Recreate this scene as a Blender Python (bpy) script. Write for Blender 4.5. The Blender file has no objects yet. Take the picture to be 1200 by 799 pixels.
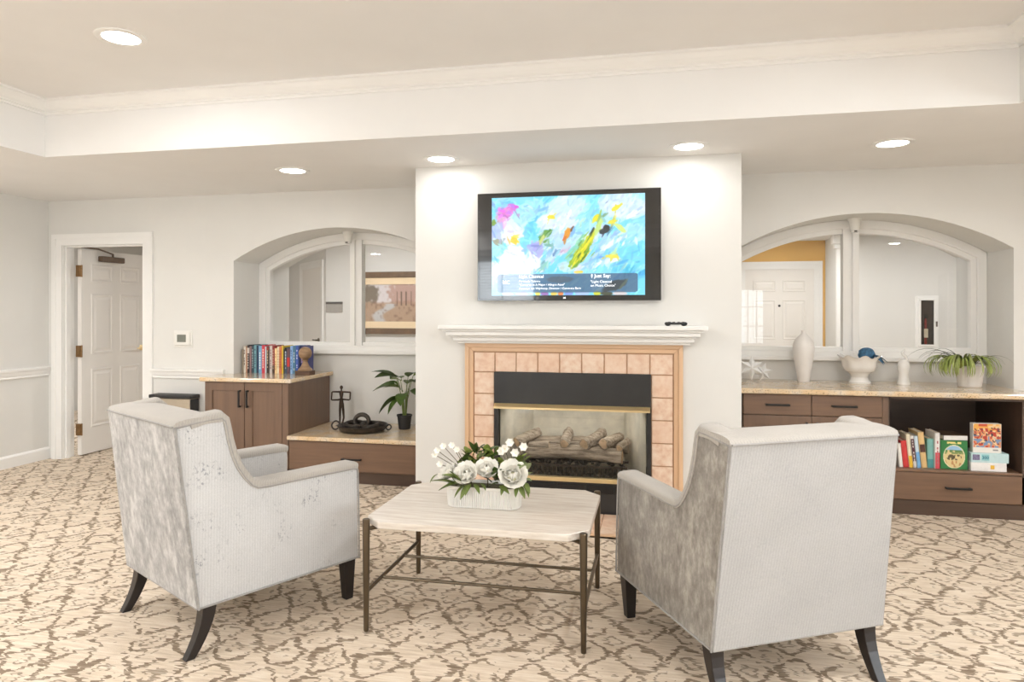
import bpy, bmesh, math, random
import numpy as np
from mathutils import Vector, Matrix, Euler

random.seed(7)
rng = np.random.default_rng(7)
SC = bpy.context.scene
COL = SC.collection
PI = math.pi

# ------------------------------------------------------------------ camera
CH, FPX, YAW, HZ = 1.41, 801.2, 0.2071, 364.5
cd = bpy.data.cameras.new('camera')
cam = bpy.data.objects.new('camera', cd)
COL.objects.link(cam)
cam.location = (0, 0, CH)
cam.rotation_euler = (PI / 2, 0, YAW)
cd.sensor_width = 36.0
cd.lens = FPX / 1200 * 36
cd.shift_y = -(399.5 - HZ) / 1200
cd.clip_start = 0.05
SC.camera = cam

# ------------------------------------------------------------------ world and exposure
SC.view_settings.view_transform = 'Standard'
SC.view_settings.look = 'None'
SC.view_settings.gamma = 1.0
SC.view_settings.use_curve_mapping = False
SC.view_settings.exposure = 0.43
wd = bpy.data.worlds.new('World')
SC.world = wd
wd.use_nodes = True
_bg = wd.node_tree.nodes['Background']
_bg.inputs[0].default_value = (0.90, 0.95, 1.0, 1)
_bg.inputs[1].default_value = 8.0
LAMP_W = 20.0          # watts of one recessed ceiling lamp

def portal(name, loc, rot, sx, sy):
    ld = bpy.data.lights.new(name, 'AREA')
    ld.shape = 'RECTANGLE'; ld.size = sx; ld.size_y = sy
    ld.cycles.is_portal = True
    o = bpy.data.objects.new(name, ld)
    o.location = loc; o.rotation_euler = rot
    COL.objects.link(o)

portal('daylight_portal', (-2.85, -3.34, 1.50), (PI / 2, 0, 0), 1.4, 1.9)
portal('daylight_portal', (1.905, -3.34, 1.30), (PI / 2, 0, 0), 0.8, 1.25)
portal('daylight_portal', (5.34, 1.2, 1.35), (PI / 2, 0, PI / 2), 2.3, 1.7)
portal('daylight_portal', (5.34, -1.5, 1.35), (PI / 2, 0, PI / 2), 2.3, 1.7)

# ------------------------------------------------------------------ room numbers (metres, camera stands at x=y=0)
BY, LX, BRY, BRL, BRR = 5.50, -5.695, 4.766, -1.724, 0.559
AL, AR, FY, TY, TL, TR = -3.712, 2.496, 5.896, 3.912, -4.08, 1.802
ZL, ZU = 2.461, 2.83
TF = -2.0            # near edge of the ceiling tray
RX, NY = 5.2, -3.2   # right wall, wall behind the camera
_c, _s = math.cos(YAW), math.sin(YAW)

def at(px, py, Y):
    """photo pixel on the vertical plane y=Y"""
    u = (px - 600) / FPX
    d0, d1 = -_s + u * _c, _c + u * _s
    z = Y / d1
    return Vector((z * d0, Y, CH + (HZ - py) / FPX * z))

# ------------------------------------------------------------------ materials
def lin(c):
    return tuple(((v / 255) / 12.92 if v / 255 <= 0.04045 else ((v / 255 + 0.055) / 1.055) ** 2.4) for v in c)

def newmat(name):
    m = bpy.data.materials.new(name)
    m.use_nodes = True
    nt = m.node_tree
    return m, nt, nt.nodes, nt.links, nt.nodes['Principled BSDF']

def N(nt, kind, **kw):
    n = nt.nodes.new(kind)
    for k, v in kw.items():
        if k.startswith('i_'):
            n.inputs[k[2:].replace('_', ' ')].default_value = v
        else:
            setattr(n, k, v)
    return n

def math_node(nt, op, a, b=None, clamp=False):
    n = nt.nodes.new('ShaderNodeMath'); n.operation = op; n.use_clamp = clamp
    for i, v in enumerate((a, b)):
        if v is None: continue
        if isinstance(v, (int, float)): n.inputs[i].default_value = v
        else: nt.links.new(v, n.inputs[i])
    return n.outputs[0]

def coords(nt, scale=(1, 1, 1), kind='Object'):
    tc = nt.nodes.new('ShaderNodeTexCoord')
    mp = nt.nodes.new('ShaderNodeMapping')
    mp.inputs['Scale'].default_value = scale
    nt.links.new(tc.outputs[kind], mp.inputs[0])
    return mp.outputs[0]

def ramp(nt, fac, stops):
    r = nt.nodes.new('ShaderNodeValToRGB')
    el = r.color_ramp.elements
    while len(el) < len(stops): el.new(0.5)
    for e, (p, c) in zip(el, stops):
        e.position = p; e.color = (*c, 1)
    nt.links.new(fac, r.inputs[0])
    return r.outputs[0]

def mixc(nt, fac, a, b):
    m = nt.nodes.new('ShaderNodeMix'); m.data_type = 'RGBA'
    for sock, v in ((m.inputs[0], fac), (m.inputs[6], a), (m.inputs[7], b)):
        if isinstance(v, (int, float)): sock.default_value = v
        elif isinstance(v, tuple): sock.default_value = (*v, 1)
        else: nt.links.new(v, sock)
    return m.outputs[2]

def noise(nt, co, scale, detail=3, rough=0.55):
    n = N(nt, 'ShaderNodeTexNoise')
    n.inputs['Scale'].default_value = scale
    n.inputs['Detail'].default_value = detail
    n.inputs['Roughness'].default_value = rough
    nt.links.new(co, n.inputs['Vector'])
    return n.outputs[0]

def bump(nt, b, h, strength, dist=0.002):
    n = nt.nodes.new('ShaderNodeBump')
    n.inputs['Strength'].default_value = strength
    n.inputs['Distance'].default_value = dist
    nt.links.new(h, n.inputs['Height'])
    nt.links.new(n.outputs[0], b.inputs['Normal'])

def pbr(name, rgb, rough=0.5, metal=0.0, var=0.06, scale=6, stretch=(1, 1, 1), bmp=0.0, bscale=60, spec=0.5, coat=0.0, sheen=0.0):
    m, nt, nd, lk, b = newmat(name)
    c = lin(rgb)
    co = coords(nt, stretch)
    f = noise(nt, co, scale)
    hi = tuple(min(1, v * (1 + var)) for v in c); lo = tuple(v * (1 - var) for v in c)
    lk.new(ramp(nt, f, [(0.3, lo), (0.7, hi)]), b.inputs['Base Color'])
    b.inputs['Roughness'].default_value = rough
    b.inputs['Metallic'].default_value = metal
    b.inputs['Specular IOR Level'].default_value = spec
    b.inputs['Coat Weight'].default_value = coat
    b.inputs['Sheen Weight'].default_value = sheen
    if bmp: bump(nt, b, noise(nt, co, bscale, 4), bmp)
    return m

def emis(name, rgb, strength):
    m, nt, nd, lk, b = newmat(name)
    b.inputs['Base Color'].default_value = (0.8, 0.8, 0.8, 1)
    b.inputs['Emission Color'].default_value = (*lin(rgb), 1)
    b.inputs['Emission Strength'].default_value = strength
    return m

M = {}
M['wall'] = pbr('wall_paint', (228, 226, 221), 0.7, var=0.012, scale=3, bmp=0.05, bscale=220, spec=0.25)
M['ceil'] = pbr('ceiling_paint', (238, 236, 233), 0.75, var=0.012, scale=3, spec=0.2)
M['trim'] = pbr('white_trim_paint', (242, 240, 236), 0.38, var=0.01, scale=4, spec=0.4)
M['doorw'] = pbr('white_door_paint', (238, 233, 226), 0.42, var=0.012, scale=4, spec=0.4)
M['gold_wall'] = pbr('golden_wall_paint', (230, 184, 108), 0.6, var=0.05, scale=2, spec=0.3)
M['wood'] = None
M['black'] = pbr('black_metal', (34, 32, 31), 0.4, 0.3, var=0.1, scale=20)
M['bronze'] = pbr('brushed_bronze', (104, 92, 76), 0.34, 0.85, var=0.18, scale=14, stretch=(1, 1, 0.2))
M['brass'] = pbr('polished_brass', (244, 220, 168), 0.28, 0.8, var=0.06, scale=8)
M['hinge'] = pbr('aged_brass', (150, 118, 82), 0.38, 0.8, var=0.15, scale=30)
M['closer'] = pbr('brown_metal', (104, 86, 70), 0.45, 0.4, var=0.1, scale=20)
M['darkleg'] = pbr('espresso_wood', (30, 22, 20), 0.4, var=0.22, scale=14, stretch=(1, 1, 0.15), coat=0.1)
M['ceramic'] = pbr('white_glazed_ceramic', (240, 237, 232), 0.18, var=0.015, scale=5, coat=0.4)
M['matte_white'] = pbr('matte_white_ceramic', (238, 233, 228), 0.45, var=0.02, scale=20, bmp=0.15, bscale=90)
M['iron'] = pbr('cast_iron', (66, 60, 54), 0.42, 0.55, var=0.35, scale=30, bmp=0.5, bscale=70)
M['figure'] = pbr('bronze_figure', (72, 58, 48), 0.4, 0.6, var=0.3, scale=30, bmp=0.3)
M['blackpot'] = pbr('black_plastic_pot', (42, 41, 41), 0.5, var=0.06, scale=12)
M['leaf'] = pbr('leaf_green', (74, 98, 42), 0.45, var=0.35, scale=16)
M['leaf_olive'] = pbr('leaf_olive', (110, 126, 62), 0.5, var=0.3, scale=22)
M['leaf_lime'] = pbr('leaf_lime', (152, 168, 84), 0.5, var=0.25, scale=25)
M['leaf_sage'] = pbr('leaf_sage', (168, 182, 134), 0.55, var=0.2, scale=25)
M['spider'] = pbr('spider_leaf', (150, 160, 92), 0.45, var=0.4, scale=14)
M['spider_dark'] = pbr('spider_leaf_dark', (92, 96, 74), 0.5, var=0.3, scale=14)
M['stem'] = pbr('stem_brown', (92, 84, 62), 0.6, var=0.2, scale=30)
M['petal'] = pbr('petal_white', (246, 243, 234), 0.6, var=0.03, scale=25)
M['petal_core'] = pbr('petal_cream', (236, 232, 196), 0.6, var=0.1, scale=40)
M['zinc'] = pbr('whitewashed_zinc', (238, 236, 231), 0.3, 0.25, var=0.05, scale=12)
M['soil'] = pbr('moss', (70, 66, 40), 0.9, var=0.4, scale=60, bmp=0.6)
M['steel'] = pbr('brushed_steel', (196, 184, 166), 0.32, 0.75, var=0.05, scale=10, stretch=(1, 1, 30))
M['tvblack'] = pbr('tv_gloss_black', (18, 18, 19), 0.12, var=0.05, scale=10, coat=1.0)
M['plastic_white'] = pbr('white_plastic', (236, 233, 226), 0.4, var=0.01, scale=10)
M['lcd'] = pbr('lcd_grey', (124, 126, 116), 0.25, var=0.06, scale=30)
M['panel_black'] = pbr('black_enamel_steel', (52, 51, 50), 0.36, 0.2, var=0.12, scale=5)
M['fire_panel'] = None
M['ball_wood'] = pbr('turned_wood', (152, 122, 92), 0.55, var=0.25, scale=14, stretch=(1, 1, 4), bmp=0.3)
M['base_wood'] = pbr('dark_walnut', (92, 66, 48), 0.5, var=0.2, scale=14, stretch=(0.3, 1, 4))
M['blue_orn'] = pbr('blue_moss_ball', (64, 108, 140), 0.7, var=0.55, scale=60, bmp=0.8, bscale=120)
M['paper'] = pbr('book_pages', (232, 220, 196), 0.85, var=0.06, scale=50, stretch=(1, 1, 1))
M['mat_board'] = pbr('cream_mat_board', (236, 212, 176), 0.8, var=0.02)
M['frame_brown'] = pbr('brown_frame', (112, 88, 66), 0.4, var=0.2, scale=10)
M['sign_grey'] = pbr('grey_sign', (166, 160, 152), 0.45, var=0.05)
M['sign_dark'] = pbr('dark_sign', (88, 82, 76), 0.45, var=0.05)
M['red'] = pbr('red_enamel', (150, 50, 40), 0.35, var=0.1)
M['dark_in'] = pbr('dark_interior', (70, 58, 50), 0.6, var=0.1)
M['speck'] = pbr('carbon_black', (40, 36, 33), 0.85, var=0.4, scale=50, bmp=0.8)
M['lens'] = emis('lamp_lens', (255, 250, 242), 9.0)
M['print_black'] = pbr('black_print', (40, 38, 36), 0.6, var=0.05)

def wood_mat(name, rgb, var, axis, coat=0.4, rough=0.42):
    m, nt, nd, lk, b = newmat(name)
    st = {'x': (0.5, 9, 9), 'z': (9, 9, 0.5), 'y': (9, 0.5, 9)}[axis]
    co = coords(nt, st)
    n1 = noise(nt, co, 3.0, 6, 0.65)
    n2 = noise(nt, coords(nt, tuple(v * 0.25 for v in st)), 4.0, 3)
    f = math_node(nt, 'ADD', math_node(nt, 'MULTIPLY', n1, 0.65), math_node(nt, 'MULTIPLY', n2, 0.35))
    c = lin(rgb)
    lk.new(ramp(nt, f, [(0.3, tuple(v * (1 - var) for v in c)), (0.52, c), (0.72, tuple(min(1, v * (1 + var)) for v in c))]), b.inputs['Base Color'])
    b.inputs['Roughness'].default_value = rough
    b.inputs['Coat Weight'].default_value = coat
    b.inputs['Coat Roughness'].default_value = 0.3
    bump(nt, b, n1, 0.08)
    return m
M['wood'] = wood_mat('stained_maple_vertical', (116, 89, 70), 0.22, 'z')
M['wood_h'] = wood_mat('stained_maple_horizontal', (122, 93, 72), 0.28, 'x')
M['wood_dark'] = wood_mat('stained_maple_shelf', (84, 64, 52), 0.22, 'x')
M['oak'] = wood_mat('pickled_oak', (224, 186, 148), 0.13, 'z')
M['oak_h'] = wood_mat('pickled_oak_horizontal', (224, 186, 148), 0.13, 'x')

def granite():
    m, nt, nd, lk, b = newmat('speckled_granite')
    co = coords(nt)
    a = noise(nt, co, 9, 3)
    base = ramp(nt, a, [(0.3, lin((226, 192, 148))), (0.5, lin((228, 204, 170))), (0.7, lin((220, 206, 188)))])
    v = N(nt, 'ShaderNodeTexVoronoi'); v.inputs['Scale'].default_value = 70
    lk.new(co, v.inputs['Vector'])
    sp = ramp(nt, v.outputs['Distance'], [(0.16, (1, 1, 1)), (0.3, (0, 0, 0))])
    n2 = noise(nt, co, 60, 2)
    msk = math_node(nt, 'MULTIPLY', math_node(nt, 'GREATER_THAN', n2, 0.49), sp)
    c1 = mixc(nt, math_node(nt, 'MULTIPLY', msk, 0.85), base, lin((134, 94, 60)))
    n3 = noise(nt, coords(nt, (1.3, 1, 1)), 120, 2)
    c2 = mixc(nt, math_node(nt, 'MULTIPLY', math_node(nt, 'GREATER_THAN', n3, 0.64), 0.6), c1, lin((92, 78, 68)))
    lk.new(c2, b.inputs['Base Color'])
    b.inputs['Roughness'].default_value = 0.12
    b.inputs['Coat Weight'].default_value = 0.3
    return m
M['granite'] = granite()

def carpet():
    m, nt, nd, lk, b = newmat('patterned_carpet')
    tc = nt.nodes.new('ShaderNodeTexCoord')
    sep = nt.nodes.new('ShaderNodeSeparateXYZ'); lk.new(tc.outputs['Object'], sep.inputs[0])
    x, y = sep.outputs[0], sep.outputs[1]
    # woven jitter: rows shifted sideways so that edges break into short horizontal dashes
    row = nt.nodes.new('ShaderNodeCombineXYZ')
    lk.new(math_node(nt, 'MULTIPLY', x, 7.0), row.inputs[0]); lk.new(math_node(nt, 'MULTIPLY', y, 70.0), row.inputs[1])
    jit = noise(nt, row.outputs[0], 1.0, 1)
    warp = noise(nt, tc.outputs['Object'], 5.0, 2)
    xs = math_node(nt, 'ADD', x, math_node(nt, 'ADD', math_node(nt, 'MULTIPLY', math_node(nt, 'SUBTRACT', jit, 0.5), 0.085),
                                           math_node(nt, 'MULTIPLY', math_node(nt, 'SUBTRACT', warp, 0.5), 0.16)))
    ys = math_node(nt, 'ADD', y, math_node(nt, 'MULTIPLY', math_node(nt, 'SUBTRACT', noise(nt, tc.outputs['Object'], 7.0, 2), 0.5), 0.14))
    # ogee lattice: staggered cells, 0.30 m wide, 0.40 m deep
    cw, cdp = 0.205, 0.26
    A = math_node(nt, 'MULTIPLY', xs, 2 * PI / cw)
    B = math_node(nt, 'MULTIPLY', ys, 2 * PI / cdp)
    s1 = math_node(nt, 'ADD', math_node(nt, 'COSINE', A), math_node(nt, 'COSINE', B))          # zero lines: diamond lattice
    s2 = math_node(nt, 'ADD', s1, math_node(nt, 'MULTIPLY', math_node(nt, 'COSINE', math_node(nt, 'MULTIPLY', B, 2.0)), 0.10))
    sa, sb = math_node(nt, 'SINE', A), math_node(nt, 'SINE', B)
    grad = math_node(nt, 'SQRT', math_node(nt, 'ADD', math_node(nt, 'MULTIPLY', sa, sa), math_node(nt, 'MULTIPLY', sb, sb)))
    wid = math_node(nt, 'MULTIPLY', math_node(nt, 'ADD', grad, 0.12), math_node(nt, 'MULTIPLY', noise(nt, tc.outputs['Object'], 14.0, 2), 0.56))
    line = math_node(nt, 'LESS_THAN', math_node(nt, 'ABSOLUTE', s2), wid)
    ring = math_node(nt, 'LESS_THAN', math_node(nt, 'ABSOLUTE', math_node(nt, 'SUBTRACT', math_node(nt, 'ABSOLUTE', s2), 1.55)), 0.16)
    gate1 = math_node(nt, 'GREATER_THAN', noise(nt, tc.outputs['Object'], 12.0, 2), 0.40)
    gate2 = math_node(nt, 'GREATER_THAN', noise(nt, tc.outputs['Object'], 7.0, 2), 0.50)
    msk = math_node(nt, 'MAXIMUM', math_node(nt, 'MULTIPLY', line, gate1), math_node(nt, 'MULTIPLY', math_node(nt, 'MULTIPLY', ring, gate2), 0.8))
    st = nt.nodes.new('ShaderNodeCombineXYZ')
    lk.new(math_node(nt, 'MULTIPLY', x, 6.0), st.inputs[0]); lk.new(math_node(nt, 'MULTIPLY', y, 60.0), st.inputs[1])
    streak = noise(nt, st.outputs[0], 1.0, 4, 0.7)
    big = noise(nt, tc.outputs['Object'], 1.6, 2)
    base = ramp(nt, streak, [(0.3, lin((198, 180, 158))), (0.5, lin((220, 203, 182))), (0.68, lin((232, 220, 203)))])
    base = mixc(nt, math_node(nt, 'MULTIPLY', math_node(nt, 'GREATER_THAN', streak, 0.66), math_node(nt, 'MULTIPLY', big, 0.35)), base, lin((206, 164, 112)))
    dark = ramp(nt, streak, [(0.35, lin((118, 101, 84))), (0.65, lin((150, 131, 110)))])
    fuzz = math_node(nt, 'MULTIPLY', msk, math_node(nt, 'ADD', 0.72, math_node(nt, 'MULTIPLY', math_node(nt, 'GREATER_THAN', jit, 0.45), 0.2)))
    lk.new(mixc(nt, fuzz, base, dark), b.inputs['Base Color'])
    b.inputs['Roughness'].default_value = 0.95
    b.inputs['Specular IOR Level'].default_value = 0.1
    bump(nt, b, noise(nt, tc.outputs['Object'], 260, 2), 0.5, 0.004)
    return m
M['carpet'] = carpet()

def velvet(name, lo, mid, hi):
    m, nt, nd, lk, b = newmat(name)
    co = coords(nt, (1, 1, 0.55))
    n1 = noise(nt, co, 26, 6, 0.72); n2 = noise(nt, co, 5, 2)
    f = math_node(nt, 'ADD', math_node(nt, 'MULTIPLY', n1, 0.72), math_node(nt, 'MULTIPLY', n2, 0.28))
    lk.new(ramp(nt, f, [(0.38, lin(lo)), (0.5, lin(mid)), (0.62, lin(hi))]), b.inputs['Base Color'])
    b.inputs['Roughness'].default_value = 0.8
    b.inputs['Sheen Weight'].default_value = 0.25
    b.inputs['Specular IOR Level'].default_value = 0.2
    bump(nt, b, n1, 0.15)
    return m
M['velvet'] = velvet('upholstery_silver_sheen', (140, 138, 136), (170, 168, 166), (202, 200, 197))  # same upholstery; nap sheen of the left chair's back put in the colour
M['velvet_dark_sheen'] = velvet('upholstery_dark_sheen', (122, 116, 109), (148, 142, 134), (178, 172, 163))  # darker nap sheen of the right chair's side, painted as its own colour

def ribbed(name, base, speck):
    m, nt, nd, lk, b = newmat(name)
    tc = nt.nodes.new('ShaderNodeTexCoord')
    sep = nt.nodes.new('ShaderNodeSeparateXYZ'); lk.new(tc.outputs['Object'], sep.inputs[0])
    t = math_node(nt, 'ADD', sep.outputs[0], sep.outputs[1])
    w = math_node(nt, 'SINE', math_node(nt, 'MULTIPLY', t, 2 * PI / 0.012))
    nn = noise(nt, coords(nt, (70, 70, 40)), 4.0, 3)
    n2 = noise(nt, coords(nt), 4.0, 3)
    f = math_node(nt, 'ADD', math_node(nt, 'MULTIPLY', w, 0.07), math_node(nt, 'ADD', math_node(nt, 'MULTIPLY', nn, 0.6), math_node(nt, 'MULTIPLY', n2, 0.4)))
    c = lin(base)
    body = ramp(nt, f, [(0.3, tuple(v * 0.84 for v in c)), (0.7, tuple(min(1, v * 1.1) for v in c))])
    sp = math_node(nt, 'MULTIPLY', math_node(nt, 'GREATER_THAN', noise(nt, coords(nt, (1, 1, 0.8)), 75, 4, 0.7), 0.575),
                   ramp(nt, noise(nt, coords(nt), 7, 3), [(0.5, (0, 0, 0)), (0.62, (1, 1, 1))]))
    lk.new(mixc(nt, math_node(nt, 'MULTIPLY', sp, speck), body, lin((128, 130, 136))), b.inputs['Base Color'])
    b.inputs['Roughness'].default_value = 0.85
    b.inputs['Sheen Weight'].default_value = 0.2
    b.inputs['Specular IOR Level'].default_value = 0.2
    bump(nt, b, f, 0.15, 0.002)
    return m
M['ribbed'] = ribbed('upholstery_pale_sheen', (174, 172, 170), 0.12)  # paler nap sheen of the right chair's back, carried by the base colour
M['ribbed_speck'] = ribbed('upholstery_speckled_light_sheen', (204, 203, 202), 0.75)  # lighter sheen of the left chair's side set in colour; specks are fabric
M['pad'] = ribbed('chenille_roll', (180, 174, 166), 0.15)
M['pipe'] = pbr('grey_piping', (158, 155, 151), 0.8, var=0.1, scale=50)

def tabletop():
    m, nt, nd, lk, b = newmat('pale_grained_stone_top')
    n1 = noise(nt, coords(nt, (1.2, 14, 14)), 3.2, 6, 0.68)
    lk.new(ramp(nt, n1, [(0.3, lin((196, 182, 168))), (0.5, lin((218, 208, 196))), (0.7, lin((232, 226, 217)))]), b.inputs['Base Color'])
    b.inputs['Roughness'].default_value = 0.28
    b.inputs['Coat Weight'].default_value = 0.15
    return m
M['tabletop'] = tabletop()

def tile_mat():
    m, nt, nd, lk, b = newmat('peach_ceramic_tile')
    co = coords(nt)
    oi = nt.nodes.new('ShaderNodeObjectInfo')
    n1 = noise(nt, co, 22, 4)
    c = ramp(nt, n1, [(0.32, lin((220, 182, 154))), (0.5, lin((232, 204, 180))), (0.7, lin((240, 220, 200)))])
    lk.new(mixc(nt, math_node(nt, 'MULTIPLY', oi.outputs['Random'], 0.5), c, lin((226, 188, 160))), b.inputs['Base Color'])
    b.inputs['Roughness'].default_value = 0.4
    return m
M['tile'] = tile_mat()
M['grout'] = pbr('tan_grout', (190, 150, 118), 0.85, var=0.08, scale=40)
M['fire_panel'] = pbr('ceramic_fire_liner', (238, 232, 216), 0.8, var=0.14, scale=9, bmp=0.3, bscale=30)

def bark():
    m, nt, nd, lk, b = newmat('log_bark')
    n1 = noise(nt, coords(nt, (3, 26, 26)), 2.0, 6, 0.7)
    lk.new(ramp(nt, n1, [(0.35, lin((124, 110, 96))), (0.5, lin((186, 170, 152))), (0.66, lin((228, 214, 194)))]), b.inputs['Base Color'])
    b.inputs['Roughness'].default_value = 0.95
    bump(nt, b, n1, 0.9, 0.01)
    return m
M['bark'] = bark()
M['log_end'] = pbr('sawn_log_end', (228, 196, 160), 0.85, var=0.15, scale=30)

def glass_mat(name, tint, ior=1.45, rough=0.0, mul=1.0):
    m = bpy.data.materials.new(name); m.use_nodes = True
    nt = m.node_tree; nt.nodes.clear()
    out = nt.nodes.new('ShaderNodeOutputMaterial')
    tr = nt.nodes.new('ShaderNodeBsdfTransparent'); tr.inputs[0].default_value = (*tint, 1)
    gl = nt.nodes.new('ShaderNodeBsdfGlossy'); gl.inputs['Roughness'].default_value = rough
    fr = nt.nodes.new('ShaderNodeFresnel'); fr.inputs['IOR'].default_value = ior
    mx = nt.nodes.new('ShaderNodeMixShader')
    nt.links.new(math_node(nt, 'MULTIPLY', fr.outputs[0], mul, True), mx.inputs[0])
    nt.links.new(tr.outputs[0], mx.inputs[1]); nt.links.new(gl.outputs[0], mx.inputs[2])
    nt.links.new(mx.outputs[0], out.inputs[0])
    return m
M['glass'] = glass_mat('window_glass', (0.985, 0.985, 0.98), 1.5, 0.0, 0.5)
M['glass_out'] = glass_mat('clear_window_glass', (0.97, 0.98, 0.98))
M['fire_glass'] = glass_mat('fireplace_glass', (0.96, 0.96, 0.95), 1.5, 0.01, 1.0)
M['star_glass'] = pbr('frosted_white_glass', (236, 236, 234), 0.25, var=0.02, scale=9, coat=0.4)

def print_mat(name, emit=0.0, rough=0.5):
    m, nt, nd, lk, b = newmat(name)
    a = nt.nodes.new('ShaderNodeVertexColor'); a.layer_name = 'Col'
    if emit:
        b.inputs['Base Color'].default_value = (0.01, 0.01, 0.01, 1)
        lk.new(a.outputs[0], b.inputs['Emission Color'])
        b.inputs['Emission Strength'].default_value = emit
        b.inputs['Coat Weight'].default_value = 1.0
        b.inputs['Coat IOR'].default_value = 1.6
        b.inputs['Coat Roughness'].default_value = 0.03
    else:
        lk.new(a.outputs[0], b.inputs['Base Color'])
    b.inputs['Roughness'].default_value = rough
    return m
M['screen'] = print_mat('lit_screen', 1.0, 0.08)
M['print'] = print_mat('colour_print', 0.0, 0.45)
M['text_lit'] = emis('lit_text', (240, 244, 248), 1.0)

_colour_cache = {}
def cmat(rgb, rough=0.45):
    k = (tuple(rgb), rough)
    if k not in _colour_cache:
        _colour_cache[k] = pbr('book_cloth_%d_%d_%d' % tuple(rgb), rgb, rough, var=0.07, scale=30)
    return _colour_cache[k]

# ------------------------------------------------------------------ mesh helpers
class MB:
    def __init__(self): self.v, self.f = [], []
    def add(self, vs, fs):
        n = len(self.v); self.v += [tuple(p) for p in vs]; self.f += [tuple(i + n for i in f) for f in fs]; return self
    def box(self, x0, x1, y0, y1, z0, z1):
        vs = [(x, y, z) for z in (z0, z1) for y in (y0, y1) for x in (x0, x1)]
        return self.add(vs, [(0, 2, 3, 1), (4, 5, 7, 6), (0, 1, 5, 4), (2, 6, 7, 3), (0, 4, 6, 2), (1, 3, 7, 5)])
    def prism(self, poly, a0, a1, ax='y'):
        """poly in the plane across axis ax: y -> (x,z), x -> (y,z), z -> (x,y)"""
        f = {'y': lambda p, a: (p[0], a, p[1]), 'x': lambda p, a: (a, p[0], p[1]), 'z': lambda p, a: (p[0], p[1], a)}[ax]
        n = len(poly)
        vs = [f(p, a0) for p in poly] + [f(p, a1) for p in poly]
        fs = [tuple(range(n)), tuple(range(2 * n - 1, n - 1, -1))] + [(i, i + n, (i + 1) % n + n, (i + 1) % n) for i in range(n)]
        return self.add(vs, fs)
    def ring(self, outer, inner, y0, y1):
        """closed band between two (x,z) outlines of equal count, between y0 and y1"""
        n = len(outer)
        vs = [(p[0], y, p[1]) for y in (y0, y1) for L in (outer, inner) for p in L]
        fs = []
        for i in range(n):
            j = (i + 1) % n
            fs += [(i, j, n + j, n + i), (2 * n + i, 3 * n + i, 3 * n + j, 2 * n + j), (i, 2 * n + i, 2 * n + j, j), (n + i, n + j, 3 * n + j, 3 * n + i)]
        return self.add(vs, fs)
    def tube(self, pts, rad, seg=8, cap=True):
        pts = [Vector(p) for p in pts]
        if not isinstance(rad, (list, tuple)): rad = [rad] * len(pts)
        rings, up = [], None
        for i, p in enumerate(pts):
            t = (pts[min(i + 1, len(pts) - 1)] - pts[max(i - 1, 0)]).normalized()
            if up is None: up = Vector((0, 0, 1)) if abs(t.z) < 0.9 else Vector((1, 0, 0))
            a = t.cross(up)
            if a.length < 1e-6: a = t.cross(Vector((0, 1, 0)))
            a.normalize(); b = a.cross(t).normalized(); up = b
            rings.append([p + (a * math.cos(2 * PI * k / seg) + b * math.sin(2 * PI * k / seg)) * rad[i] for k in range(seg)])
        n = len(rings)
        vs = [q for r in rings for q in r]
        fs = [(i * seg + k, i * seg + (k + 1) % seg, (i + 1) * seg + (k + 1) % seg, (i + 1) * seg + k) for i in range(n - 1) for k in range(seg)]
        if cap: fs += [tuple(range(seg - 1, -1, -1)), tuple(range((n - 1) * seg, n * seg))]
        return self.add(vs, fs)
    def loft(self, sections, cap=True):
        n = len(sections[0]); vs = [p for s_ in sections for p in s_]
        fs = [(i * n + k, i * n + (k + 1) % n, (i + 1) * n + (k + 1) % n, (i + 1) * n + k) for i in range(len(sections) - 1) for k in range(n)]
        if cap: fs += [tuple(range(n - 1, -1, -1)), tuple(range((len(sections) - 1) * n, len(sections) * n))]
        return self.add(vs, fs)
    def lathe(self, prof, c=(0, 0, 0), seg=24, cap=True):
        return self.loft([[(c[0] + r * math.cos(2 * PI * k / seg), c[1] + r * math.sin(2 * PI * k / seg), c[2] + z) for k in range(seg)] for r, z in prof], cap)
    def ell(self, c, r, seg=12, rings=8):
        prof = [(max(1e-4, math.sin(PI * i / rings)), -math.cos(PI * i / rings)) for i in range(rings + 1)]
        return self.loft([[(c[0] + r[0] * a * math.cos(2 * PI * k / seg), c[1] + r[1] * a * math.sin(2 * PI * k / seg), c[2] + r[2] * z) for k in range(seg)] for a, z in prof])
    def xf(self, mat):
        self.v = [tuple(mat @ Vector(p)) for p in self.v]; return self
    def mesh(self, name, bevel=0, segs=2, smooth=False, angle=35):
        me = bpy.data.meshes.new(name)
        me.from_pydata(self.v, [], self.f)
        bm = bmesh.new(); bm.from_mesh(me)
        bmesh.ops.recalc_face_normals(bm, faces=bm.faces)
        if bevel:
            ed = [e for e in bm.edges if len(e.link_faces) == 2 and e.calc_face_angle(0) > math.radians(30)]
            bmesh.ops.bevel(bm, geom=ed, offset=bevel, segments=segs, profile=0.5, affect='EDGES', clamp_overlap=True)
        if smooth:
            for f in bm.faces: f.smooth = True
            for e in bm.edges:
                if len(e.link_faces) == 2 and e.calc_face_angle(0) > math.radians(angle): e.smooth = False
        bm.to_mesh(me); bm.free()
        return me
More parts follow.
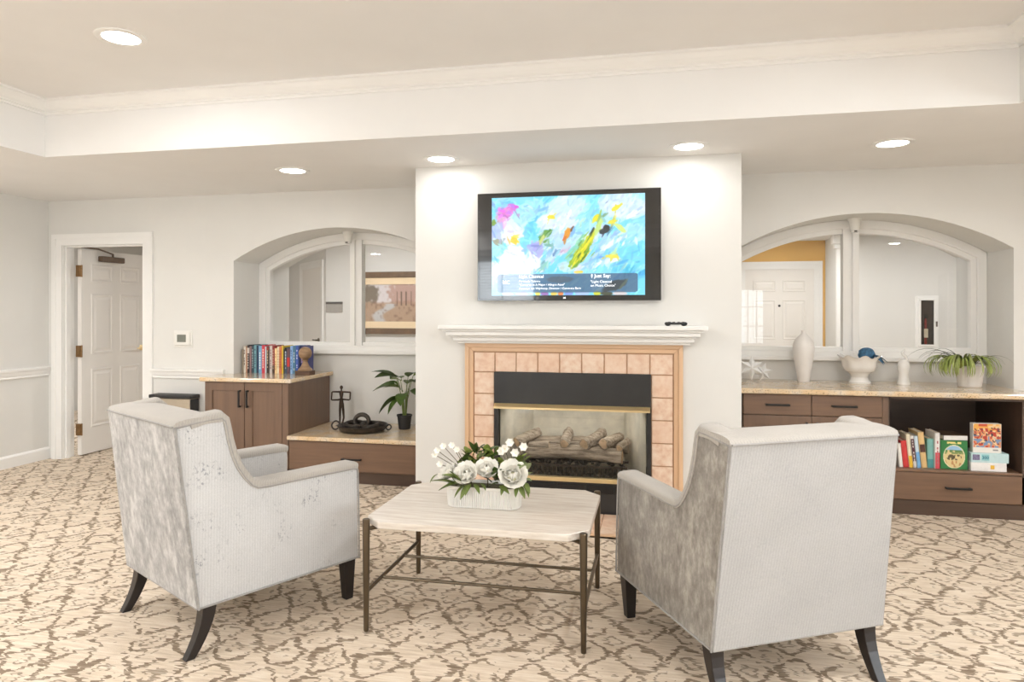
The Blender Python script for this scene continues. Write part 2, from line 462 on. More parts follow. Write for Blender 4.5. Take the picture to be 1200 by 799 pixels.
    def build(self, name, mat, parent=None, bevel=0, segs=2, smooth=False, angle=35, local=False, kind=None):
        """world-coordinate vertices unless local; a top-level mesh gets its origin at its base centre"""
        off = Vector((0, 0, 0))
        if parent is not None and not local:
            p = parent
            while p is not None: off += p.location; p = p.parent
        elif parent is None:
            xs, ys, zs = zip(*self.v)
            off = Vector(((min(xs) + max(xs)) / 2, (min(ys) + max(ys)) / 2, min(zs)))
        if off.length: self.v = [(a - off.x, b - off.y, c - off.z) for a, b, c in self.v]
        o = bpy.data.objects.new(name, self.mesh(name, bevel, segs, smooth, angle))
        o.data.materials.append(mat)
        COL.objects.link(o)
        if parent is not None: o.parent = parent
        else: o.location = off
        if kind: o['kind'] = kind
        return o

def inst(name, me, parent, M4=None):
    o = bpy.data.objects.new(name, me); COL.objects.link(o); o.parent = parent
    if M4 is not None: o.matrix_local = M4
    return o

def tag(o, label, cat=None, group=None, kind=None):
    o['label'] = label
    if cat: o['category'] = cat
    if group: o['group'] = group
    if kind: o['kind'] = kind
    return o

def thing(name, label, cat, loc=(0, 0, 0), rz=0, group=None, kind=None):
    o = bpy.data.objects.new(name, None); COL.objects.link(o)
    o.empty_display_size = 0.1
    o.location = loc; o.rotation_euler = (0, 0, rz)
    return tag(o, label, cat, group, kind)

def box(x0, x1, y0, y1, z0, z1): return MB().box(x0, x1, y0, y1, z0, z1)
def struct(name, mb, mat, label, cat, **kw): return tag(mb.build(name, mat, **kw), label, cat, kind='structure')

def painted(name, mat, img, x0, x1, z0, z1, y, parent, local=False):
    """flat print facing -y: a grid of faces coloured from a numpy picture img[row from top][col] (display sRGB 0..1)"""
    h, w = img.shape[:2]
    xs = np.linspace(x0, x1, w); zs = np.linspace(z1, z0, h)
    vs = [(float(a), y, float(b)) for b in zs for a in xs]
    fs = [(r * w + k, (r + 1) * w + k, (r + 1) * w + k + 1, r * w + k + 1) for r in range(h - 1) for k in range(w - 1)]
    mb = MB(); mb.v, mb.f = vs, fs
    off = Vector((0, 0, 0))
    if not local:
        p = parent
        while p is not None: off += p.location; p = p.parent
    me = bpy.data.meshes.new(name)
    me.from_pydata([(a - off.x, b - off.y, c - off.z) for a, b, c in vs], [], fs)
    ca = me.color_attributes.new('Col', 'FLOAT_COLOR', 'POINT')
    im = np.clip(img, 0, 1)
    l = np.where(im <= 0.04045, im / 12.92, ((im + 0.055) / 1.055) ** 2.4)
    rgba = np.ones((h * w, 4), np.float32); rgba[:, :3] = l.reshape(-1, 3)
    ca.data.foreach_set('color', rgba.ravel())
    me.materials.append(mat)
    o = bpy.data.objects.new(name, me); COL.objects.link(o); o.parent = parent
    return o

def text_mesh(name, s, size, mat, parent, loc, rot=(PI / 2, 0, 0), align='LEFT', bold=0.0, local=False):
    cu = bpy.data.curves.new(name, 'FONT'); cu.body = s; cu.size = size; cu.align_x = align; cu.offset = bold
    cu.resolution_u = 2
    t = bpy.data.objects.new(name + '_curve', cu); COL.objects.link(t)
    dg = bpy.context.evaluated_depsgraph_get(); dg.update()
    me = bpy.data.meshes.new_from_object(t.evaluated_get(dg))
    bpy.data.objects.remove(t); 
    me.materials.clear(); me.materials.append(mat)
    o = bpy.data.objects.new(name, me); COL.objects.link(o); o.parent = parent
    off = Vector((0, 0, 0)); p = parent
    if not local:
        while p is not None: off += p.location; p = p.parent
    o.location = Vector(loc) - off; o.rotation_euler = rot
    return o

# ================================================================== SETTING
fl = struct('floor', box(-8.2, RX + 0.2, NY - 0.2, 11.4, -0.12, 0.0), M['carpet'], 'beige carpet with a brown broken trellis pattern', 'floor')
fl_off = fl.location.copy()

def arc(xa, xb, zs, zp, n=24):
    a = (xb - xa) / 2; r = zp - zs; R = (a * a + r * r) / (2 * r); cx, cz = (xa + xb) / 2, zp - R
    t0 = math.asin(a / R)
    return [(cx + R * math.sin(-t0 + 2 * t0 * i / n), cz + R * math.cos(-t0 + 2 * t0 * i / n)) for i in range(n + 1)]
ZS, ZP = 1.86, 2.137
arcL, arcR = arc(AL, BRL, ZS, ZP), arc(BRR, AR, ZS, ZP)
X0 = -4.0
poly = [(X0, 0), (AL, 0)] + arcL + [(BRL, 0), (BRR, 0)] + arcR + [(AR, 0), (RX, 0), (RX, ZL), (X0, ZL)]
struct('wall_back', MB().prism(poly, BY, 6.45), M['wall'], 'off-white back wall with two deep arched recesses', 'wall')
DX0, DX1, DZ = -5.555, -4.625, 2.055
struct('wall_back_left', MB().prism([(LX, 0), (DX0, 0), (DX0, DZ), (DX1, DZ), (DX1, 0), (X0, 0), (X0, ZL), (LX, ZL)], BY, 5.63), M['wall'],
       'off-white wall around the open panelled door', 'wall')
struct('wall_left', box(LX - 0.15, LX, NY, 5.63, 0, 3.0), M['wall'], 'off-white left wall with a chair rail', 'wall')
for nm, x0, x1 in (('wall_recess_left', AL, BRL), ('wall_recess_right', BRR, AR)):
    struct(nm, box(x0, x1, FY + 0.02, 6.45, 0, 1.03), M['wall'], 'low wall under the ' + ('left' if x0 < -2 else 'right') + ' arched interior window', 'wall')
FX0, FX1, FZ = -1.126, -0.03, 0.979
struct('wall_chimney', MB().prism([(BRL, 0), (FX0, 0), (FX0, FZ), (FX1, FZ), (FX1, 0), (BRR, 0), (BRR, ZL), (BRL, ZL)], BRY, BY), M['wall'],
       'projecting off-white chimney breast around the fireplace', 'wall')
WY = ((-2.6, -0.4), (0.1, 2.3))   # two wide windows in the right wall
wr = MB().box(RX, RX + 0.15, NY, WY[0][0], 0, 3).box(RX, RX + 0.15, WY[0][1], WY[1][0], 0, 3).box(RX, RX + 0.15, WY[1][1], 11.2, 0, 3)
for ya, yb_ in WY: wr.box(RX, RX + 0.15, ya, yb_, 0, 0.55).box(RX, RX + 0.15, ya, yb_, 2.15, 3)
struct('wall_right', wr, M['wall'], 'right-hand wall with two windows, outside the picture', 'wall')
w3, w4 = (-3.50, -2.20, 0.60, 2.40), (1.55, 2.26, 0.69, 1.90)
struct('wall_front', MB().box(LX, w3[0], NY - 0.15, NY, 0, 3).box(w3[1], w4[0], NY - 0.15, NY, 0, 3).box(w4[1], RX, NY - 0.15, NY, 0, 3)
       .box(w3[0], w3[1], NY - 0.15, NY, 0, w3[2]).box(w3[0], w3[1], NY - 0.15, NY, w3[3], 3)
       .box(w4[0], w4[1], NY - 0.15, NY, 0, w4[2]).box(w4[0], w4[1], NY - 0.15, NY, w4[3], 3),
       M['wall'], 'wall behind the viewer with two windows', 'wall')
# ceiling: upper tray slab and dropped soffit around it
struct('ceiling', box(TL - 0.1, TR + 0.1, TF - 0.1, TY + 0.1, ZU, ZU + 0.1), M['ceil'], 'raised tray ceiling painted warm white', 'ceiling')
struct('ceiling_soffit', MB().box(-8.2, RX + 0.15, TY, 11.2, ZL, ZU).box(LX - 0.15, TL, NY - 0.15, TY, ZL, ZU).box(TR, RX + 0.15, NY - 0.15, TY, ZL, ZU).box(TL, TR, NY - 0.15, TF, ZL, ZU),
       M['ceil'], 'dropped ceiling border around the raised tray', 'ceiling')
# crown moulding round the tray
prof = [(0, 2.742), (0.012, 2.742), (0.012, 2.757), (0.022, 2.760), (0.022, 2.768), (0.040, 2.776), (0.060, 2.792), (0.074, 2.808), (0.078, 2.814), (0.094, 2.818), (0.094, ZU), (0, ZU)]
secs = [[(TL + d, TF + d, z), (TR - d, TF + d, z), (TR - d, TY - d, z), (TL + d, TY - d, z)] for d, z in prof]
mb = MB().loft(secs + [secs[0]], cap=False)
struct('trim_1', mb, M['trim'], 'white crown moulding running round the raised ceiling tray', 'moulding')

def rail(name, p0, p1, nrm, prof, label, cat, mat=None):
    p0, p1, nrm = Vector(p0), Vector(p1), Vector(nrm)
    mb = MB().loft([[tuple(p + nrm * d + Vector((0, 0, z))) for d, z in prof] for p in (p0, p1)])
    return struct(name, mb, mat or M['trim'], label, cat)
rp = [(0, 0.79), (0.012, 0.792), (0.018, 0.802), (0.014, 0.812), (0.022, 0.83), (0.026, 0.85), (0.034, 0.864), (0.034, 0.878), (0, 0.884)]
bp = [(0, 0), (0.016, 0), (0.016, 0.092), (0.010, 0.104), (0, 0.112)]
rail('trim_2', (LX, NY, 0), (LX, BY, 0), (1, 0, 0), rp, 'white chair rail along the left wall', 'chair rail')
rail('trim_3', (-4.555, BY, 0), (-3.80, BY, 0), (0, -1, 0), rp, 'short white chair rail beside the door casing', 'chair rail')
rail('baseboard_left', (LX, NY, 0), (LX, BY, 0), (1, 0, 0), bp, 'white baseboard along the left wall', 'baseboard')
rail('baseboard_back', (-4.555, BY, 0), (-3.80, BY, 0), (0, -1, 0), bp, 'white baseboard under the thermostat wall', 'baseboard')
rail('baseboard_right', (2.52, BY, 0), (RX, BY, 0), (0, -1, 0), bp, 'white baseboard right of the low shelf cabinet', 'baseboard')

# ------------------------------------------------------------------ arched interior windows
def arch_window(name, xa, xb, label):
    root = thing(name, label, 'interior window', ((xa + xb) / 2, FY, 1.03), kind='structure')
    def outline(w, wb):
        a = arc(xa, xb, ZS, ZP); cx = (xa + xb) / 2
        half = (xb - xa) / 2; r = ZP - ZS; R = (half ** 2 + r * r) / (2 * r); cz = ZP - R
        h2 = half - w; t0 = math.asin(h2 / (R - w))
        pts = [(cx + (R - w) * math.sin(-t0 + 2 * t0 * i / 24), cz + (R - w) * math.cos(-t0 + 2 * t0 * i / 24)) for i in range(25)]
        return [(cx - h2, 1.03 + wb)] + pts + [(cx + h2, 1.03 + wb)]
    o0, o1, o2 = outline(0.0, 0.0), outline(0.068, 0.06), outline(0.106, 0.092)
    MB().ring(o0, o1, FY, FY + 0.09).build('frame', M['trim'], root, bevel=0.006)
    MB().ring(outline(0.060, 0.052), o2, FY + 0.022, FY + 0.085).build('inner_frame', M['trim'], root, bevel=0.005)
    cx = (xa + xb) / 2
    MB().box(cx - 0.059, cx - 0.012, FY + 0.004, FY + 0.085, 1.09, 2.08).box(cx + 0.012, cx + 0.059, FY + 0.004, FY + 0.085, 1.09, 2.08) \
        .box(cx - 0.013, cx + 0.013, FY + 0.02, FY + 0.085, 1.09, 2.08).build('mullion', M['trim'], root)
    MB().box(xa, xb, FY - 0.028, FY + 0.01, 1.012, 1.045).build('sill', M['trim'], root, bevel=0.006)
    g = outline(0.09, 0.08)
    left = [p for p in g if p[0] <= cx] ; right = [p for p in g if p[0] >= cx]
    top = max(p[1] for p in g)
    MB().prism(left + [(cx, g[0][1])], FY + 0.05, FY + 0.056).build('pane', M['glass'], root)
    MB().prism(right + [(cx, g[0][1])], FY + 0.05, FY + 0.056).build('pane', M['glass'], root)
    return root
arch_window('window_1', AL, BRL, 'arched white-framed interior window left of the fireplace')
arch_window('window_2', BRR, AR, 'arched white-framed interior window right of the fireplace')

def sensor(x, label):
    r = thing('spot_fixture', label, 'fixture', (x, 5.80, 2.02), group='little fixtures under the arches')
    MB().lathe([(0.050, 0.118), (0.050, 0.105), (0.044, 0.098), (0.034, 0.055), (0.032, 0.030), (0.030, 0.026)], (x, 5.80, 2.02), 20).build('housing', M['plastic_white'], r, smooth=True)
    MB().lathe([(0.029, 0.028), (0.029, 0.012), (0.022, 0.006)], (x, 5.80, 2.02), 20).build('lens', M['ceramic'], r, smooth=True)
    MB().box(x - 0.010, x + 0.010, 5.765, 5.775, 2.028, 2.040).build('slot', M['sign_dark'], r)
sensor((AL + BRL) / 2 - 0.03, 'small white fixture under the left arch above the mullion')
sensor((BRR + AR) / 2 + 0.0, 'small white fixture under the right arch above the mullion')

# ------------------------------------------------------------------ doors
def panel_mesh(w, h, d=0.010):
    """raised six-panel field: moulding ring, groove, bevelled field; faces -y, local x in 0..w, z in 0..h"""
    def rect(i, y): return [(i, y, i), (w - i, y, i), (w - i, y, h - i), (i, y, h - i)]
    secs = [rect(0, 0), rect(0.006, -d * 0.7), rect(0.016, -d * 0.7), rect(0.024, 0.0006 * -1), rect(0.032, -0.0006), rect(0.058, -d * 0.8)]
    return MB().loft(secs, cap=True)

def six_panel(parent, w, h, y, z0=0.0, both=False):
    """adds the panels to a leaf spanning local x 0..w"""
    cw = (w - 0.115 * 2 - 0.10) / 2
    rows = [(0.26, 0.84), (0.985, 1.58), (1.70, 1.875)]
    for a, b in rows:
        for k in (0, 1):
            mb = panel_mesh(cw, b - a); x = 0.115 + k * (cw + 0.10)
            mb.xf(Matrix.Translation((x, y, z0 + a)))
            mb.build('panel', M['doorw'], parent, local=True)

def casing(parent, x0, x1, zt, y, w=0.10, d=0.022, tag_name='casing', side=-1):
    """three-sided door casing around the opening x0..x1, on the wall face y"""
    def band(i0, i1, dd):
        out = [(x0 - i1, 0), (x0 - i1, zt + i1), (x1 + i1, zt + i1), (x1 + i1, 0)]
        inn = [(x0 - i0, 0), (x0 - i0, zt + i0), (x1 + i0, zt + i0), (x1 + i0, 0)]
        m = MB(); ya, yb = (y + side * dd, y)
        for i in range(3):
            q = [out[i], out[i + 1], inn[i + 1], inn[i]]
            m.prism(q, ya, yb)
        return m
    a = band(0, w * 0.62, d * 0.62); b = band(w * 0.58, w, d)
    a.add(b.v, b.f)
    return a

d1 = thing('door_1', 'open white six-panel door at the far left', 'door', (DX0, BY, 0), kind='structure')
casing(None, DX0 + 0.02, DX1 - 0.02, DZ - 0.02, BY, 0.105, 0.024).build('casing', M['trim'], d1)
MB().box(DX0, DX0 + 0.022, BY, 5.63, 0, DZ).box(DX1 - 0.022, DX1, BY, 5.63, 0, DZ).box(DX0 + 0.022, DX1 - 0.022, BY, 5.63, DZ - 0.022, DZ).build('jamb', M['trim'], d1)
MB().box(DX0 + 0.022, DX0 + 0.036, BY + 0.03, BY + 0.075, 0, DZ - 0.022).box(DX1 - 0.036, DX1 - 0.022, BY + 0.03, BY + 0.075, 0, DZ - 0.022) \
    .box(DX0 + 0.036, DX1 - 0.036, BY + 0.03, BY + 0.075, DZ - 0.036, DZ - 0.022).build('door_stop', M['trim'], d1)
lw, lh = 0.875, 2.015
leaf = MB().box(0, lw, 0, 0.044, 0.008, lh).build('leaf', M['doorw'], d1, bevel=0.002, local=True)
leaf.location = (0.084, 0.152, 0); leaf.rotation_euler = (0, 0, math.radians(89.8))
six_panel(leaf, lw, lh, 0.0)
for z in (0.26, 1.02, 1.80):
    hg = MB().box(-0.032, 0.0, -0.012, 0.034, z - 0.055, z + 0.055).tube([(-0.012, -0.014, z - 0.058), (-0.012, -0.014, z + 0.058)], 0.008, 8)
    hg.build('hinge', M['hinge'], leaf, local=True)
lv = MB().lathe([(0.030, 0), (0.030, 0.010), (0.012, 0.016), (0.012, 0.05)], (0, 0, 0), 16).xf(Matrix.Translation((lw - 0.095, 0.0, 1.015)) @ Matrix.Rotation(PI / 2, 4, 'X'))
lv.tube([(lw - 0.095, -0.048, 1.015), (lw - 0.14, -0.052, 1.017), (lw - 0.20, -0.050, 1.012)], [0.010, 0.009, 0.007], 8)
lv.build('lever_handle', M['brass'], leaf, smooth=True, local=True)
cl = MB().box(0.20, 0.50, -0.052, 0.0, 1.905, 1.962).build('closer_body', M['closer'], leaf, bevel=0.008, local=True)
MB().tube([(0.36, -0.03, 1.96), (0.36, -0.03, 1.995)], 0.010, 8).tube([(0.36, -0.03, 1.99), (0.10, -0.10, 2.02)], 0.008, 6).tube([(0.10, -0.10, 2.02), (-0.06, -0.06, 2.025)], 0.008, 6) \
    .build('closer_arm', M['closer'], leaf, local=True)
# ------------------------------------------------------------------ hall behind the wall
struct('wall_hall_left', box(-4.45, 1.0, 8.7, 8.82, 0, ZL), M['wall'], 'hall wall with the landscape picture, seen through the left arch', 'wall')
struct('wall_hall_side', box(1.0 - 0.12, 1.0, 8.82, 11.02, 0, ZL), M['wall'], 'side wall of the entry seen through the right arch', 'wall')
struct('wall_hall_entry', box(1.0, 2.466, 10.9, 11.02, 0, ZL), M['gold_wall'], 'golden painted wall above the far entry door', 'wall')
struct('wall_hall_right', MB().box(2.466, RX, 10.3, 11.02, 0, ZL), M['wall'], 'white hall wall with the extinguisher cabinet', 'wall')
struct('wall_hall_end', box(-8.2, -8.05, 5.4, 11.2, 0, ZL), M['wall'], 'end wall of the hall behind the open door', 'wall')
struct('wall_hall_near', box(-8.05, LX - 0.15, 5.5, 5.63, 0, ZL), M['wall'], 'near wall of the hall beyond the left wall', 'wall')
struct('wall_hall_closing', box(-8.05, -6.5, 11.02, 11.2, 0, ZL), M['wall'], 'closing wall at the far left of the hall', 'wall')
# 45 degree wall carrying a door
aw = MB().box(-3.6, 0.0, 0, 0.12, 0, ZL); aw.xf(Matrix.Translation((-4.45, 8.7, 0)) @ Matrix.Rotation(math.radians(-45), 4, 'Z'))
struct('wall_hall_angle', aw, M['wall'], 'angled hall wall with a white door, behind the left arch', 'wall')
d3 = thing('door_3', 'white door with lever handle behind the left arched window', 'door', (-4.45, 8.7, 0), rz=math.radians(-45), kind='structure')
casing(None, -1.10, -0.20, 2.03, 0.0, 0.10, 0.024).build('casing', M['trim'], d3, local=True)
l3 = MB().box(-1.10, -0.20, -0.006, 0.0, 0, 2.03).build('leaf', M['doorw'], d3, local=True)
h3 = MB().lathe([(0.032, 0), (0.032, 0.012), (0.012, 0.016), (0.012, 0.05)], (0, 0, 0), 14).xf(Matrix.Translation((-0.29, -0.006, 1.0)) @ Matrix.Rotation(PI / 2, 4, 'X'))
h3.tube([(-0.29, -0.054, 1.0), (-0.42, -0.054, 1.0)], 0.011, 8).build('lever_handle', M['bronze'], l3, local=True)
d2 = thing('door_2', 'white six-panel entry door with peephole behind the right arch', 'door', (1.33, 10.9, 0), kind='structure')
casing(None, 0.0, 0.98, 2.04, 0.0, 0.115, 0.03).build('casing', M['trim'], d2, local=True)
l2 = MB().box(0.0, 0.98, -0.004, 0.0, 0, 2.04).build('leaf', M['doorw'], d2, local=True)
six_panel(l2, 0.98, 2.04, -0.004)
MB().lathe([(0.018, 0), (0.018, 0.008)], (0, 0, 0), 12).xf(Matrix.Translation((0.49, -0.004, 1.49)) @ Matrix.Rotation(PI / 2, 4, 'X')).build('peephole', M['black'], l2, local=True)
# pilaster where the entry recess begins
pl = thing('trim_4', 'white pilaster at the corner of the far entry', 'pilaster', (2.54, 10.24, 0), kind='structure')
MB().box(2.466, 2.60, 10.24, 10.3, 0, 2.28).build('shaft', M['trim'], pl)
MB().box(2.43, 2.64, 10.20, 10.3, 2.28, 2.34).box(2.40, 2.67, 10.17, 10.3, 2.34, ZL).build('capital', M['trim'], pl, bevel=0.01)

pic = thing('framed_picture', 'framed landscape print in brown frame with cream mat, behind the left arch', 'picture', (-3.40, 8.68, 1.10))
PX0, PX1, PZ0, PZ1 = -4.07, -2.75, 1.10, 1.94
def rect_ring(x0, x1, z0, z1, w): return [(x0, z0), (x1, z0), (x1, z1), (x0, z1)], [(x0 + w, z0 + w), (x1 - w, z0 + w), (x1 - w, z1 - w), (x0 + w, z1 - w)]
MB().ring(*rect_ring(PX0, PX1, PZ0, PZ1, 0.08), 8.66, 8.70).build('frame', M['frame_brown'], pic, bevel=0.006)
MB().ring(*rect_ring(PX0 + 0.07, PX1 - 0.07, PZ0 + 0.07, PZ1 - 0.07, 0.10), 8.672, 8.69).build('mat', M['mat_board'], pic)
h_, w_ = 44, 90
yy, xx = np.mgrid[0:h_, 0:w_] / np.array([h_, w_]).reshape(2, 1, 1)
def smooth_noise(h, w, cell, seed):
    r = np.random.default_rng(seed); g = r.random((h // cell + 3, w // cell + 3))
    ys, xs = np.arange(h) / cell, np.arange(w) / cell
    y0, x0 = ys.astype(int), xs.astype(int); fy, fx = (ys - y0)[:, None], (xs - x0)[None]
    fy, fx = fy * fy * (3 - 2 * fy), fx * fx * (3 - 2 * fx)
    a = g[np.ix_(y0, x0)]; b = g[np.ix_(y0, x0 + 1)]; c = g[np.ix_(y0 + 1, x0)]; d = g[np.ix_(y0 + 1, x0 + 1)]
    return (a * (1 - fx) + b * fx) * (1 - fy) + (c * (1 - fx) + d * fx) * fy
def C(*v): return np.array(v) / 255.0
def blend(img, m, col): img[:] = img * (1 - m[..., None]) + col * m[..., None]
img = np.ones((h_, w_, 3)) * C(214, 206, 206)
n1, n2, n3 = smooth_noise(h_, w_, 5, 1), smooth_noise(h_, w_, 9, 2), smooth_noise(h_, w_, 3, 3)
blend(img, np.clip((yy - 0.42 + 0.1 * (n2 - 0.5)) * 12, 0, 1), C(178, 150, 126))
blend(img, np.clip((0.26 - np.hypot((xx - 0.10) * 1.6, yy - 0.25) + 0.12 * (n3 - 0.5)) * 14, 0, 1) * 0.9, C(118, 106, 90))
blend(img, np.clip((0.34 - np.hypot((xx - 0.62) * 1.1, yy - 0.22) + 0.2 * (n3 - 0.5)) * 10, 0, 1) * 0.75, C(178, 138, 122))
for tx in (0.5, 0.56, 0.63, 0.7, 0.78): blend(img, ((np.abs(xx - tx) < 0.008) & (yy > 0.2) & (yy < 0.55)) * 0.7, C(96, 78, 64))
river = np.clip((0.10 - np.abs(xx - (0.2 + 0.35 * (1 - yy) + 0.05 * np.sin(yy * 14)))) * 20, 0, 1) * (yy > 0.5)
blend(img, river * 0.8, C(196, 200, 204)); blend(img, np.clip(n3 - 0.62, 0, 1) * 2 * (yy > 0.45), C(130, 100, 84))
painted('print', M['print'], img, PX0 + 0.165, PX1 - 0.165, PZ0 + 0.165, PZ1 - 0.165, 8.684, pic)
sg = thing('room_sign', 'grey room sign with dark band left of the framed picture', 'sign', (-4.32, 8.69, 1.39))
MB().box(-4.445, -4.20, 8.685, 8.70, 1.392, 1.505).build('plate', M['sign_grey'], sg, bevel=0.003)
MB().box(-4.445, -4.20, 8.682, 8.70, 1.505, 1.538).build('band', M['sign_dark'], sg)
# extinguisher cabinet
ec = thing('extinguisher_cabinet', 'white wall cabinet with glass door holding a fire extinguisher', 'cabinet', (3.62, 10.27, 0.90))
MB().ring(*rect_ring(3.47, 3.76, 0.89, 1.62, 0.045), 10.272, 10.30).build('trim_frame', M['trim'], ec, bevel=0.004)
MB().box(3.515, 3.715, 10.292, 10.299, 0.935, 1.575).build('back_panel', M['dark_in'], ec)
MB().ring(*rect_ring(3.505, 3.725, 0.925, 1.585, 0.030), 10.245, 10.272).build('door', M['trim'], ec, bevel=0.004)
MB().box(3.53, 3.70, 10.256, 10.259, 0.95, 1.56).build('pane', M['glass'], ec)
MB().box(3.715, 3.73, 10.225, 10.247, 1.20, 1.27).build('latch', M['bronze'], ec)
ex = thing('fire_extinguisher', 'dark red extinguisher with pale label inside the wall cabinet', 'extinguisher', (3.60, 10.277, 0.953))
MB().lathe([(0.014, 0), (0.016, 0.01), (0.016, 0.30), (0.008, 0.36)], (3.60, 10.277, 0.953), 12).build('cylinder', M['red'], ex, smooth=True)
MB().box(3.575, 3.625, 10.2600, 10.2615, 1.05, 1.17).build('label', M['paper'], ex)
MB().box(3.580, 3.63, 10.268, 10.28, 1.31, 1.36).build('valve', M['black'], ex)

# ------------------------------------------------------------------ daylight windows out of the picture (seen as reflections)
def side_window(name, label, T, w, h, cols, rows, blinds):
    r = thing(name, label, 'window', (0, 0, 0), kind='structure')
    r.matrix_world = T
    MB().ring(*rect_ring(-0.07, w + 0.07, -0.07, h + 0.07, 0.07), -0.02, 0.10).build('casing', M['trim'], r, local=True)
    MB().ring(*rect_ring(0, w, 0, h, 0.045), 0.03, 0.10).build('sash', M['trim'], r, local=True)
    for i in range(1, cols): MB().box(w * i / cols - 0.011, w * i / cols + 0.011, 0.05, 0.08, 0.04, h - 0.04).build('muntin', M['trim'], r, local=True)
    for i in range(1, rows): MB().box(0.04, w - 0.04, 0.052, 0.078, h * i / rows - 0.011, h * i / rows + 0.011).build('muntin', M['trim'], r, local=True)
    MB().box(0.04, w - 0.04, 0.063, 0.067, 0.04, h - 0.04).build('pane', M['glass_out'], r, local=True)
    if blinds:
        sm = MB().box(0.02, w - 0.02, -0.024, 0.024, -0.0015, 0.0015)
        sm.xf(Matrix.Rotation(math.radians(-12), 4, 'X')); me = sm.mesh('slat'); me.materials.append(M['trim'])
        k = int(h / 0.055)
        for i in range(k): inst('slat', me, r, Matrix.Translation((0, 0.0, 0.03 + i * 0.055)))
        MB().box(0.01, w - 0.01, -0.03, 0.03, h - 0.03, h + 0.02).build('head_rail', M['trim'], r, local=True)
# local -y faces into the room
Tb = lambda x1, z: Matrix.Translation((x1, NY, z)) @ Matrix.Rotation(PI, 4, 'Z')
side_window('window_3', 'window with slatted blinds behind the viewer', Tb(w3[1], w3[2]), w3[1] - w3[0], w3[3] - w3[2], 2, 1, True)
side_window('window_4', 'divided window behind the viewer, mirrored in the right arch glass', Tb(w4[1], w4[2]), w4[1] - w4[0], w4[3] - w4[2], 4, 3, False)
Tr = lambda y1, z: Matrix.Translation((RX, y1, z)) @ Matrix.Rotation(-PI / 2, 4, 'Z')
side_window('window_5', 'far window in the right wall, outside the picture', Tr(2.3, 0.55), 2.2, 1.6, 4, 3, False)
side_window('window_6', 'near window in the right wall, outside the picture', Tr(-0.4, 0.55), 2.2, 1.6, 4, 3, False)

# ------------------------------------------------------------------ recessed lamps
def downlight(x, y, z, label, watts=LAMP_W, r=0.125):
    t = thing('recessed_light', label, 'ceiling light', (x, y, z), group='recessed ceiling lights')
    MB().lathe([(r, 0.0), (r, -0.005), (r - 0.012, -0.010), (r - 0.035, -0.006), (r - 0.035, 0.0)], (0, 0, 0), 32, cap=False).build('trim_ring', M['trim'], t, smooth=True, local=True)
    MB().lathe([(r - 0.034, -0.001), (r - 0.034, -0.004)], (0, 0, 0), 32).build('lens', M['lens'], t, local=True)
    ld = bpy.data.lights.new('lamp', 'AREA'); ld.shape = 'DISK'; ld.size = 2 * (r - 0.04); ld.energy = watts
    ld.color = (0.975, 0.985, 1.0)
    lo = bpy.data.objects.new('lamp', ld); COL.objects.link(lo); lo.parent = t; lo.location = (0, 0, -0.014)
downlight(-2.652, 4.659, ZL, 'recessed light in the dropped ceiling before the left arch', LAMP_W * 0.07)
downlight(-1.449, 4.517, ZL, 'recessed light above the left end of the television', LAMP_W * 0.07)
downlight(0.206, 4.491, ZL, 'recessed light above the right end of the television', LAMP_W * 0.07)
downlight(1.45, 4.673, ZL, 'recessed light in the dropped ceiling before the right arch', LAMP_W * 0.07)
downlight(-2.712, 3.052, ZU, 'recessed light in the raised tray ceiling at upper left', LAMP_W * 0.4)
for i, (x, y) in enumerate([(1.15, 2.1), (-3.3, 1.2), (1.15, 0.4), (-3.3, -0.5), (1.15, -1.3), (-3.3, -1.6)]):
    downlight(x, y, ZU, 'recessed tray light out of the picture, number %s from the far side' % ['one', 'two', 'three', 'four', 'five', 'six'][i])
for i, (x, y) in enumerate([(3.6, 3.2), (3.6, 0.4), (-5.0, 3.0), (-5.0, 0.2)]):
    downlight(x, y, ZL, ['recessed border light out of the picture, far right', 'recessed border light out of the picture, near right', 'recessed border light out of the picture, far left', 'recessed border light out of the picture, near left'][i], LAMP_W * 1.15)
for i, (x, y) in enumerate([(-3.4, 7.5), (1.7, 7.6), (-6.4, 7.0), (1.9, 9.6), (3.6, 8.9)]):
    downlight(x, y, ZL, ['hall ceiling light before the framed picture', 'hall ceiling light behind the right arch', 'hall ceiling light behind the open door', 'hall ceiling light before the entry door', 'hall ceiling light before the extinguisher cabinet'][i], LAMP_W * (1.05, 0.8, 1.2, 0.75, 0.8)[i])


# ================================================================== FIREPLACE
fp = thing('fireplace', 'gas fireplace with white mantel, peach tile surround and glass front', 'fireplace', (-0.58, BRY, 0))
ms = MB()
for z0, z1, d, e in ((1.284, 1.312, 0.20, 0.0), (1.268, 1.284, 0.175, 0.020), (1.240, 1.268, 0.16, 0.045), (1.226, 1.240, 0.125, 0.070), (1.200, 1.226, 0.11, 0.082), (1.182, 1.200, 0.075, 0.105)):
    ms.box(-1.49 + e, 0.332 - e, BRY - d, BRY, z0, z1)
ms.build('mantel', M['trim'], fp, bevel=0.005)
SX0, SX1, SZ = -1.342, 0.181, 1.182
def trimband(i0, i1, d, nm):
    for k, poly_ in enumerate(([(SX0 + i0, 0), (SX0 + i1, 0), (SX0 + i1, SZ - i1), (SX0 + i0, SZ - i0)], [(SX1 - i0, 0), (SX1 - i1, 0), (SX1 - i1, SZ - i1), (SX1 - i0, SZ - i0)],
                              [(SX0 + i0, SZ - i0), (SX1 - i0, SZ - i0), (SX1 - i1, SZ - i1), (SX0 + i1, SZ - i1)])):
        MB().prism(poly_, BRY - d, BRY).build(nm, M['oak_h'] if k == 2 else M['oak'], fp, bevel=0.003)
trimband(0.0, 0.030, 0.030, 'outer_trim')
